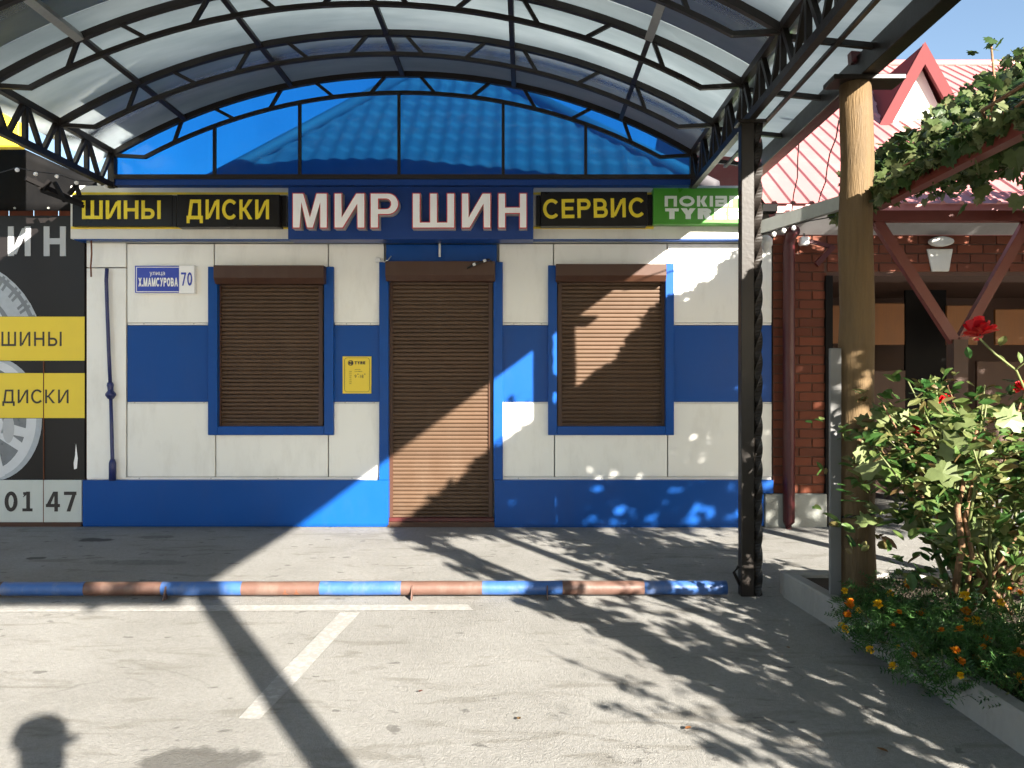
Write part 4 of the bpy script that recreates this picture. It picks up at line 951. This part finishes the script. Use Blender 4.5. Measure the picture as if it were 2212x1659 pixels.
br2 = MB(); br2.bar(W(1763, 572, D0 - .12), W(1800, 532, D0 - .12), .05); br2.bar(W(1745, 520, D0 - .1), W(1800, 534, D0 - .12), .035); tag(br2.build('wall_bracket', M_redpaint), 'dark red angled bracket on the brick wall behind the log post', 'bracket')

# ------------------------------------------------------------------ pergola beyond the log
pg = thing('pergola', 'red timber pergola frame carrying the grapevine right of the log post', 'pergola', (2.9, -3.5, gz(-3.5)))
BXP, BZP = 2.33, 2.62
m = MB(); m.bar((BXP, -6.2, BZP), (BXP, 5.4 - D0, BZP), .07, .10); m.build('beam', M_redbeam, pg)
m = MB(); m.bar((BXP + .85, -6.2, BZP + .02), (BXP + .85, 4.1 - D0, BZP + .02), .07, .10); m.build('beam', M_redbeam, pg)
m = MB(); m.bar((BXP, -6.1, gz(-6.1)), (BXP, -6.1, BZP - .05), .09); m.build('post', M_redbeam, pg)
m = MB(); m.bar((BXP + .85, -6.1, gz(-6.1)), (BXP + .85, -6.1, BZP - .05), .09); m.build('post', M_redbeam, pg)
dY = 6.3
pj = W(2068, 748, dY)
m = MB(); m.bar(Vector((pj.x, pj.y, gz(pj.y))), pj + Vector((0, 0, .05)), .11); m.build('post', M_brownwood, pg)
for q in ((1893, 478), (2225, 470)):
    m = MB(); m.bar(pj, W(*q, dY), .075, .06, up=(0, 1, 0)); m.build('brace', M_redbeam, pg)
m = MB(); m.bar(W(1880, 468, dY), W(2330, 468, dY), .08); m.build('cross_beam', M_redbeam, pg)
m = MB(); m.bar((BXP, 5.45 - D0, BZP + .04), (BXP + 1.6, 5.45 - D0, BZP + .80), .06); m.build('rafter', M_redbeam, pg)
m = MB(); m.bar((BXP + .1, 6.0 - D0, BZP + .10), (BXP + 1.6, 6.0 - D0, BZP + .84), .06); m.build('rafter', M_redbeam, pg)
for yy in (-6.0, -5.3, -4.6, -3.8, -3.0, -2.0):
    m = MB(); m.bar((BXP - .1 if yy < -4.5 else .68 * (yy + D0), yy, BZP + .09), (8.6, yy, BZP + .09), .04); m.build('rafter', M_redbeam, pg)

# ------------------------------------------------------------------ plants
def leaf_shape(kind):
    if kind == 'grape':
        ro = [(0, -.02), (.18, -.16), (.42, -.10), (.40, .10), (.58, .28), (.36, .38), (.30, .62), (.12, .58), (0, .88)]
        pts = ro + [(-x, y) for x, y in reversed(ro[1:-1])]
        n = len(pts); v = [(0, .22, .03)] + [(x, y, -.10 * abs(x) - .06 * y * y) for x, y in pts]
        return v, [(0, 1 + i, 1 + (i + 1) % n) for i in range(n)]
    if kind == 'oval':
        ro = [(0, 0), (.22, .2), (.30, .5), (.18, .8), (0, 1)]
        v = [(0, 0, 0), (.22, .22, .05), (.28, .55, .05), (.13, .85, .02), (0, 1, -.06), (-.13, .85, .02), (-.28, .55, .05), (-.22, .22, .05), (0, .5, -.03)]
        return v, [(8, i, (i + 1) % 8) for i in range(8)]
    if kind == 'fern':
        v = [(0, 0, 0)]; f = []
        for i in range(4):
            y = .15 + i * .25
            for s in (-1, 1):
                k = len(v); v += [(0, y - .05, 0), (s * .32, y + .12, .04), (s * .06, y + .09, .0)]; f.append((k, k + 1, k + 2))
        k = len(v); v += [(-.04, .1, 0), (.04, .1, 0), (0, 1.1, 0)]; f.append((k, k + 1, k + 2)); return v, f
    if kind == 'petal': return [(0, 0, 0), (.35, .4, .12), (.3, .9, .2), (0, 1, .15), (-.3, .9, .2), (-.35, .4, .12)], [(0, 1, 2, 3, 4, 5)]
def xf(loc, size, rot): return Matrix.Translation(loc) @ rot.to_matrix().to_4x4() @ Matrix.Scale(size, 4)
def shape_mesh(name, kind, mat):
    v, f = leaf_shape(kind); me = bpy.data.meshes.new(name); me.from_pydata(v, [], f); me.materials.append(mat); return me
def frame_size(p, size):
    d = p.y + D0
    if d < .4: return 0
    px = CX + p.x * FPX / d; py = CY - (p.z - CAMZ) * FPX / d
    if -20 < px < 2232 and -20 < py < 1680: return size / d
    return 0
def foliage(parent, kind, mat, items, singles, leaf_name='leaf', mass_name='foliage'):
    """items: (location, size, rotation). The largest in view become parts of their own, the rest one mass."""
    key = sorted(range(len(items)), key=lambda i: -frame_size(items[i][0], items[i][1]) * (1 + .5 * random.random()))
    one = [i for i in key[:singles] if frame_size(items[i][0], items[i][1]) > 0]; so = set(one)
    me = shape_mesh(leaf_name, kind, mat); off = wloc(parent)
    for i in one:
        p, s, r = items[i]; o = place(leaf_name, me, parent, p, r); o.scale = (s, s, s)
    rest = [items[i] for i in range(len(items)) if i not in so]
    if rest:
        v0, f0 = leaf_shape(kind); V = []; F = []
        for p, s, r in rest:
            M = xf(p - off, s, r); k = len(V); V += [tuple(M @ Vector(q)) for q in v0]; F += [tuple(a + k for a in f) for f in f0]
        m2 = bpy.data.meshes.new(mass_name); m2.from_pydata(V, [], F); m2.materials.append(mat)
        o = bpy.data.objects.new(mass_name, m2); COL.objects.link(o); o.parent = parent; o['kind'] = 'stuff'
U = random.uniform
def rr(tilt=1.0): return Euler((U(-.9, .9) * tilt + U(-.4, .4), U(-.9, .9) * tilt, U(0, 6.28)))
def hang(tilt=.6): return Euler((R(-80) + U(-tilt, tilt), U(-tilt, tilt), U(0, 6.28)))

vn = thing('grapevine', 'dense grapevine trained along the red pergola beam at top right', 'vine', (2.5, -6.0, gz(-6)))
def vtop(x): return 2.76 + .72 * (x - 2.45)                      # the vine climbs away from the yard
items = []
for i in range(4200):
    y = U(-6.25, 5.35 - D0); t = (y + 6.25) / (5.35 - D0 + 6.25)
    wx = 1.25 - .75 * min(1, max(0, (t - .25) / .45))
    x = BXP - .12 + U(0, 1) ** 1.1 * (wx + .25); lo = BZP + (.0 if t > .5 else -.1); z = lo + U(0, 1) ** .8 * max(.06, vtop(x) + .05 * math.sin(y * 3.1) - lo)
    items.append((Vector((x, y, z)), U(.05, .095), rr() if random.random() < .55 else hang(.9)))
for i in range(110):                                           # shoots above and hanging tips below
    y = U(-5.2, 5.2 - D0); x = BXP + U(-.1, .5); items.append((Vector((x, y, vtop(x) + abs(random.gauss(0, .04)))), U(.05, .085), rr()))
for i in range(120):
    y = U(-6, 4.4 - D0); x = BXP + U(-.05, .9); items.append((Vector((x, y, BZP - U(.03, .28))), U(.07, .12), hang()))
for i in range(1500):                                          # the far end swells over the cross rafter and rises away from the yard
    x = 2.2 + 1.5 * U(0, 1); y = U(4.95, 5.95) - D0; lo = 2.62 + .46 * (x - 2.33); z = U(lo, max(lo + .08, vtop(x) + .04 + .05 * math.sin(x * 9 + y * 5)))
    items.append((Vector((x, y, z)), U(.045, .10), rr() if random.random() < .55 else hang(.9)))
for i in range(1500):
    x = 2.45 + 1.35 * U(0, 1); y = U(5.6, 6.4) - D0; lo = 2.70 + .42 * (x - 2.33); z = U(lo, vtop(x) + .24 + .06 * math.sin(x * 7 + y * 5))
    items.append((Vector((x, y, z)), U(.045, .105), rr() if random.random() < .55 else hang(.9)))
sp = W(2150, 150, 4.1)
for i in range(14): items.append((sp + Vector((U(-.09, .09), U(-.08, .08), U(-.12, .16))), U(.05, .08), rr(1.2)))
for i in range(16000):                                          # the leafy ceiling over the neighbour's yard, right of the picture
    y = U(-6.4, -.9); x0_ = max(2.45, .63 * (y + D0)); x = x0_ + (8.6 - x0_) * U(0, 1) ** 1.4; items.append((Vector((x, y, U(BZP + .02, min(vtop(x), 3.75)))), U(.10, .17), rr(.8)))
foliage(vn, 'grape', M_vine, items, 290)
m = MB()
for k in range(5):
    pts = [Vector((BXP + U(0, .4), -6.1 + j * .42, BZP + .1 + U(-.04, .10))) for j in range(9)]; m.tube(pts, [.016 - .0012 * j for j in range(9)], 6)
m.tube([sp + Vector((.0, .1, -.35)), sp + Vector((.03, .05, -.1)), sp + Vector((-.02, 0, .12))], .006, 5)
m.build('stem', M_stem, vn, True)
m = MB(); m.tube([Vector((BXP + .1, -6.0, gz(-6))), Vector((BXP + .04, -6.03, .8)), Vector((BXP + .12, -5.98, 1.7)), Vector((BXP + .05, -6, BZP + .1))], [.05, .04, .035, .03], 10); m.build('trunk', M_stem, vn, True)
# leafy drapes on the near pergola post
items = []
for i in range(330):
    items.append((Vector((BXP + U(-.14, .16), -6.1 + U(-.16, .2), U(.5, BZP))), U(.07, .12), hang(.9)))
foliage(vn, 'grape', M_vine, items, 0)

def rose(name, label, cx, y0, base, h, spread, n_cane, n_leaf, singles, flowers, pale=0, sy=None):
    t = thing(name, label, 'rose bush', (cx, y0, base)); sy = sy or spread; tips = []; mids = []
    for i in range(n_cane):
        a = Vector((cx + U(-.2, .2) * spread, y0 + U(-.2, .2) * sy, base)); b = Vector((cx + U(-1, 1) * spread, y0 + U(-1, 1) * sy, base + h * U(.55, 1)))
        c = a.lerp(b, .5) + Vector((U(-.1, .1), U(-.1, .1), .12 * h)); pts = [a, a.lerp(c, .55), c, c.lerp(b, .6), b]
        m = MB(); m.tube(pts, [.011, .009, .008, .006, .004], 6); m.build('cane', M_stem if i % 3 == 0 else M_gstem, t, True); tips.append(b); mids.append(pts)
    items = []
    for i in range(n_leaf):
        pts = random.choice(mids); k = random.choice((1, 2, 2, 3, 3)); p = pts[k].lerp(pts[k + 1] if k < 4 else pts[4], random.random())
        q = p + Vector((random.gauss(0, .07), random.gauss(0, .07), random.gauss(0, .06))); ro = rr(.9); s = U(.055, .125)
        if i % 3 == 0: q = Vector((cx + random.gauss(0, .45) * spread, y0 + random.gauss(0, .45) * sy, base + h * U(.12, .8)))
        for j in range(3): items.append((q + Vector((U(-.035, .035), U(-.035, .035), U(-.02, .02))), s * U(.7, 1), Euler((ro.x, ro.y, ro.z + j * 1.3))))
    foliage(t, 'oval', M_rose, items, singles)
    if pale:
        it = []
        for i in range(pale):
            pts = random.choice(mids); p = pts[random.choice((1, 2, 3))] + Vector((random.gauss(0, .10), random.gauss(0, .10), random.gauss(0, .10))); it.append((p, U(.09, .20), Euler((R(60) + U(-.6, .6), U(-.6, .6), U(-.8, .8)))))
        foliage(t, 'grape', M_glare_leaf, it, pale, 'broad_leaf', 'broad_foliage')
    return t, tips
def pompon(n, ps):
    """a ball of overlapping petals, fuller on top"""
    V = []; F = []; v0, f0 = leaf_shape('petal')
    for i in range(n):
        zz = 1 - 1.45 * (i + .5) / n; ph = i * 2.39996 + U(-.2, .2); r_ = math.sqrt(max(0, 1 - zz * zz)); nrm = Vector((r_ * math.cos(ph), r_ * math.sin(ph), zz))
        q = nrm.to_track_quat('Y', 'Z').to_matrix().to_4x4(); rad = U(.34, .5)
        M = Matrix.Translation(nrm * rad * .35) @ q @ Matrix.Rotation(U(-.7, .7) + .55, 4, 'X') @ Matrix.Rotation(U(-.5, .5), 4, 'Y') @ Matrix.Scale(ps * U(.8, 1.1), 4)
        k = len(V); V += [tuple(M @ Vector(p)) for p in v0]; F += [tuple(a + k for a in f) for f in f0]
    return V, F
def bloom(par, p, size, mat_mesh, layers, name='flower'):
    V, F = pompon(14 + 9 * layers, .62)
    V = [tuple(Vector(q) * size for q in (v,))[0] for v in V]
    me = bpy.data.meshes.new(name); me.from_pydata(V, [], F); me.materials.append(mat_mesh)
    return place(name, me, par, p, Euler((U(-.5, .5) + .35, U(-.5, .5), U(0, 6))))
rb, tips = rose('rose_bush', 'tall rose bush with one big red bloom and broad leaves coloured pale for sun glare beside the log post', 2.62, 4.66 - D0, .12, 1.35, .80, 36, 950, 250, 3, 95, .45)
fp = W(2115, 722, 4.3); bloom(rb, fp, .125, M_petal_r, 4)
m = MB(); m.tube([fp - Vector((0, 0, .02)), W(2150, 765, 4.3), W(2195, 800, 4.35), W(2240, 900, 4.4), W(2250, 1100, 4.5)], [.006, .006, .007, .009, .01], 6); m.build('cane', M_gstem, rb, True)
it = [(W(2160, 748, 4.3), .08, Euler((R(50), .2, -.8))), (W(2178, 792, 4.33), .085, Euler((R(60), .4, 1.1))), (W(2195, 800, 4.33), .08, Euler((R(40), -.3, -1.6))), (W(2205, 785, 4.33), .07, Euler((R(70), .2, .3))), (W(2095, 775, 4.3), .07, Euler((R(70), .2, 2.6)))]
foliage(rb, 'oval', M_rose, it, 8)
bloom(rb, W(2037, 865, 4.6), .06, M_petal_r, 4); bloom(rb, W(1972, 930, 4.7), .05, M_petal_r, 4); bloom(rb, W(2205, 840, 4.4), .06, M_petal_r, 4)
# woody vine trunk in the middle of the bush
m = MB(); m.tube([W(2060, 1290, 4.55), W(2078, 1180, 4.5), W(2068, 1100, 4.5), W(2090, 1000, 4.5), W(2110, 930, 4.5)], [.022, .018, .016, .013, .008], 8); m.build('old_stem', M_stem, rb, True)
m = MB(); m.tube([W(2085, 1290, 4.6), W(2100, 1200, 4.5), W(2085, 1120, 4.5), W(2100, 1040, 4.5)], [.014, .013, .012, .008], 8); m.build('old_stem', M_stem, rb, True)
# bushes further along the bed towards the camera (they shade the yard)
rose('rose_bush', 'rose bush out of frame at lower right whose leafy shadow falls on the yard', 3.0, -5.1, -.1, 1.7, .6, 18, 420, 30, 0, 0, .8)
rb3, _ = rose('rose_bush', 'lanky rose bush right behind the camera whose long sprays throw leaf shadows', 2.75, -7.3, -.2, 2.05, .55, 12, 150, 0, 0, 26, .7)

hd = thing('leafy_hedge', 'leafy garden hedge out of frame at right that dapples the yard with shade', 'hedge', (3.1, -7.0, gz(-7)))
its = []
for i in range(5200):
    y = U(-8.6, -4.75); x = U(2.45, 3.9); h_ = (1.15 + .45 * math.sin(y * 2.7) + .2 * math.sin(x * 5 + y * 4)) * (1 if y < -5 else .8); its.append((Vector((x, y, gz(y) + .1 + h_ * U(0, 1))), U(.06, .11), rr()))
foliage(hd, 'grape', M_vine, its, 0)
m = MB()
for k in range(14): x, y = U(2.6, 3.7), U(-8.5, -4.9); m.tube([Vector((x, y, gz(y))), Vector((x + U(-.1, .1), y + U(-.1, .1), gz(y) + 1.1))], [.014, .006], 6)
m.build('stem', M_stem, hd, True)
# flower bed kerb, soil, marigolds
kp = [Vector((1.81, 5.76 - D0, 0)), Vector((1.93, 4.95 - D0, 0)), Vector((2.04, 4.2 - D0, 0)), Vector((2.11, 3.4 - D0, 0)), Vector((2.14, 2.4 - D0, 0)), Vector((2.16, 1.2 - D0, 0))]
kb_ = thing('flower_bed_kerb', 'weathered grey concrete kerb edging the flower bed at lower right', 'kerb', kp[1])
for a, b in zip(kp[:-1], kp[1:]):
    t = (b - a).normalized(); n_ = Vector((-t.y, t.x, 0)); n_ = n_ if n_.x > 0 else -n_; g_ = .008
    a2, b2 = a + t * g_, b - t * g_; m = MB(); vs_ = []
    for p in (a2, b2):
        for o_, zz in ((0, -.05), (.11, -.05), (.11, .17), (.015, .17)): q = p + n_ * o_; vs_.append((q.x, q.y, gz(q.y) + zz))
    m.add(vs_, [(0, 1, 2, 3), (7, 6, 5, 4), (0, 4, 5, 1), (1, 5, 6, 2), (2, 6, 7, 3), (3, 7, 4, 0)]); m.build('kerb_stone', M_kerb, kb_, bevel=.012)
a = kp[0]; m = MB(); m.bx(a.x + .02, 3.6, a.y + .0, a.y + .11, gz(a.y) - .05, gz(a.y) + .165); m.build('kerb_stone', M_kerb, kb_, bevel=.012)
m = MB(); vs_ = [Vector((p.x + .08, p.y, gz(p.y) + .13)) for p in kp] + [Vector((5, p.y, gz(p.y) + .13)) for p in kp]; k = len(kp)
m.add(vs_, [(i, i + 1, k + i + 1, k + i) for i in range(k - 1)]); tag(m.build('flower_bed', M_soil), kind='structure')
clumps = [(1900, 1330, 4.75, .26), (1960, 1300, 4.9, .26), (2050, 1380, 4.4, .30), (2140, 1360, 4.35, .30), (2200, 1330, 4.5, .28), (1985, 1410, 4.35, .28), (2110, 1450, 4.0, .28), (2190, 1480, 3.8, .28), (2260, 1430, 3.9, .3), (1905, 1400, 4.6, .22), (2030, 1470, 4.05, .24)]
descr = ['at the upper left corner of the bed, foot of the log post', 'under the rose bush with small yellow heads', 'in the middle of the bed below the old woody stem', 'right of the middle of the bed', 'at the right edge of the picture under the pale leaves', 'spilling over the middle of the kerb', 'with rust orange heads low on the kerb', 'lowest of the clumps at the right edge', 'half cut off by the right edge of the picture', 'leftmost, trailing down the kerb', 'in the dark hollow between two kerb stones']
fl = {'y': M_petal_y, 'o': M_petal_o}
protos = {}
for c_ in 'yo':
    holder = bpy.data.meshes.new('flower_head'); V, F = pompon(26, .75)
    holder.from_pydata(V, [], F); holder.materials.append(fl[c_]); protos[c_] = holder
for i, (px, py, d, rad) in enumerate(clumps):
    c = W(px, py, d); base = gz(c.y) + .12; c.z = max(c.z, base + .08)
    t = thing('marigold', 'marigold clump ' + descr[i], 'marigold', (c.x, c.y, base), 'marigolds in the flower bed')
    its = []
    for k in range(330):
        v = Vector((random.gauss(0, 1), random.gauss(0, 1), random.gauss(0, .8))).normalized() * rad * U(.35, 1) ** .5
        its.append((c + Vector((v.x, v.y, v.z * .75)), U(.05, .09), rr(1.2)))
    foliage(t, 'fern', M_marig, its, 0)
    m = MB()
    for k in range(7): m.tube([Vector((c.x + U(-.05, .05), c.y + U(-.05, .05), base - .01)), c + Vector((U(-.8, .8) * rad, U(-.8, .8) * rad, U(-.2, .5) * rad))], .004, 5)
    m.build('stem', M_gstem, t)
    for k in range(6):
        a = U(2.9, 6.4); e = U(-.35, .95); v = Vector((math.cos(a) * math.cos(e), -abs(math.sin(a)) * math.cos(e) * .9, math.sin(e) * .85)) * rad * 1.02
        o = place('flower_head', protos['y' if (py < 1395 and k % 2 == 0) or k == 5 else 'o'], t, c + v, Euler((U(.1, 1.0), U(-.5, .5), U(-.5, .5)))); s = U(.020, .034); o.scale = (s, s, s)

dm_ = shape_mesh('fallen_leaf', 'oval', leafmat('dry_leaf', [(.10, .05, .02), (.16, .09, .03), (.12, .02, .015), (.08, .07, .03)], .1, .2))
for px, py, wh in ((1920, 1631, 'dry reddish leaf on the shaded asphalt at the bottom right'), (1705, 1405, 'small dry leaf on the asphalt near the flower bed kerb'), (1120, 1560, 'small dry leaf on the sunlit asphalt at bottom centre'), (1480, 1580, 'small dry leaf among the leaf shadows at bottom right of centre'), (1245, 1235, 'small dry leaf between the barrier and the right window'), (905, 1500, 'small dry leaf right of the bar of shadow on the asphalt')):
    p = G(px, py); o = place('fallen_leaf', dm_, None, p + Vector((0, 0, .012)), Euler((U(-.2, .2), U(-.2, .2), U(0, 6.28)))); k = U(.03, .055); o.scale = (k, k, k)
    tag(o, wh, 'leaf', 'fallen leaves on the yard')
# bench slats at the right edge
bn = thing('slatted_bench', 'brown slatted bench just inside the right edge behind the rose bush', 'bench', W(2190, 1270, 5.2))
for j, py in enumerate((1155, 1180, 1215, 1255, 1275)):
    m = MB(); m.bar(W(2095 + 6 * j, py - 12, 5.25), W(2400, py + 26, 5.0), .03, .055); m.build('slat', M_brownwood, bn, bevel=.004)
m = MB(); m.bar(W(2160, 1140, 5.2), W(2165, 1300, 5.2), .05); m.build('leg', M_brownwood, bn)

# overhead wires right of the canopy
for a, b, lab in ((W(1955, 0, 9), W(1930, 110, 9), 'thin dark wire crossing the blue sky above the gutter end'), (W(1738, 210, 6.4), W(1712, 455, 7.7), 'thin wire hanging in front of the red roof by the column'), (W(1812, 260, 6.0), W(1768, 445, 7.7), 'twisted black wire slanting down to the eave left of the log post')):
    m = MB(); m.tube([a.lerp(b, k / 6) + Vector((.012 * math.sin(k * 2.0), 0, 0)) for k in range(7)], .006, 5); tag(m.build('overhead_wire', M_wire, None, True), lab, 'wire')
# bulbs under the grey arm
sl2 = thing('string_of_bulbs', 'string of small clear bulbs hanging under the grey arm', 'string lights', W(1720, 480, 5.6))
pts = [W(1648, 505, 5.75), W(1672, 500, 5.7), W(1693, 492, 5.65), W(1715, 486, 5.6), W(1745, 478, 5.55), W(1800, 468, 5.45)]
m = MB(); m.tube(pts, .004, 5); m.build('wire', M_wire, sl2, True)
for p in pts[1:4]: place('bulb', bulbm, sl2, p - Vector((0, 0, .02)))
lp = thing('globe_lamp', 'white globe lamp hanging beside the dark column at the shop corner', 'lamp', W(1655, 525, 5.9))
m = MB(); m.tube([W(1654, 508, 5.9), W(1654, 511, 5.9), W(1655, 518, 5.9), W(1655, 528, 5.9), W(1654, 536, 5.9), W(1653, 545, 5.9)], [.012, .03, .046, .045, .03, .008], 12); m.build('globe', M_bulb, lp, True)

# ------------------------------------------------------------------ photographer (only the shadow of the head is seen)
def person():
    px_, py_ = .23, -D0 - .34; z0 = gz(py_)
    J = {'pelvis': (0, 0, .98, .15), 'belly': (0, .0, 1.15, .145), 'chest': (0, .0, 1.38, .165), 'neckb': (0, .0, 1.55, .075), 'neck': (0, .01, 1.62, .06), 'head0': (0, .03, 1.69, .085), 'head1': (0, .02, 1.78, .098), 'head2': (0, .01, 1.84, .07)}
    for s, n in ((-1, 'l'), (1, 'r')):
        J.update({'sh' + n: (s * .2, 0, 1.47, .065), 'el' + n: (s * .27, .06, 1.18, .05), 'wr' + n: (s * .14, .20, 1.25, .035), 'ha' + n: (s * .10, .24, 1.29, .032),
                  'hip' + n: (s * .1, 0, .92, .105), 'kn' + n: (s * .12, .02, .5, .068), 'an' + n: (s * .13, -.02, .1, .045), 'to' + n: (s * .15, .17, .04, .04)})
    names = list(J); V = [J[k][:3] for k in names]; ix = {k: i for i, k in enumerate(names)}
    Ed = [('pelvis', 'belly'), ('belly', 'chest'), ('chest', 'neckb'), ('neckb', 'neck'), ('neck', 'head0'), ('head0', 'head1'), ('head1', 'head2')]
    for n in 'lr': Ed += [('chest', 'sh' + n), ('sh' + n, 'el' + n), ('el' + n, 'wr' + n), ('wr' + n, 'ha' + n), ('pelvis', 'hip' + n), ('hip' + n, 'kn' + n), ('kn' + n, 'an' + n), ('an' + n, 'to' + n)]
    me = bpy.data.meshes.new('person'); me.from_pydata(V, [(ix[a], ix[b]) for a, b in Ed], []); me.materials.append(M_cloth)
    o = bpy.data.objects.new('person', me); COL.objects.link(o); o.location = (px_, py_, z0); o.scale = (1.05, 1.05, 1.06)
    sk = o.modifiers.new('skin', 'SKIN'); lay = me.skin_vertices[0].data
    for i, k in enumerate(names): lay[i].radius = (J[k][3], J[k][3]); lay[i].use_root = (k == 'pelvis')
    ss = o.modifiers.new('sub', 'SUBSURF'); ss.levels = 2; ss.render_levels = 2
    tag(o, 'person in dark clothes standing behind the camera, seen only as a head shadow', 'person')
    cp = MB(); c = Vector((px_, py_, z0 + 1.79))
    cp.tube([c + Vector((0, .01, .02)), c + Vector((0, .01, .06)), c + Vector((0, .0, .10)), c + Vector((0, 0, .12))], [.108, .106, .085, .02], 16)
    cp.bx(c.x + .06, c.x + .145, c.y - .02, c.y + .06, c.z + .015, c.z + .025)
    cp.build('cap', M_cloth, o, True)
person()
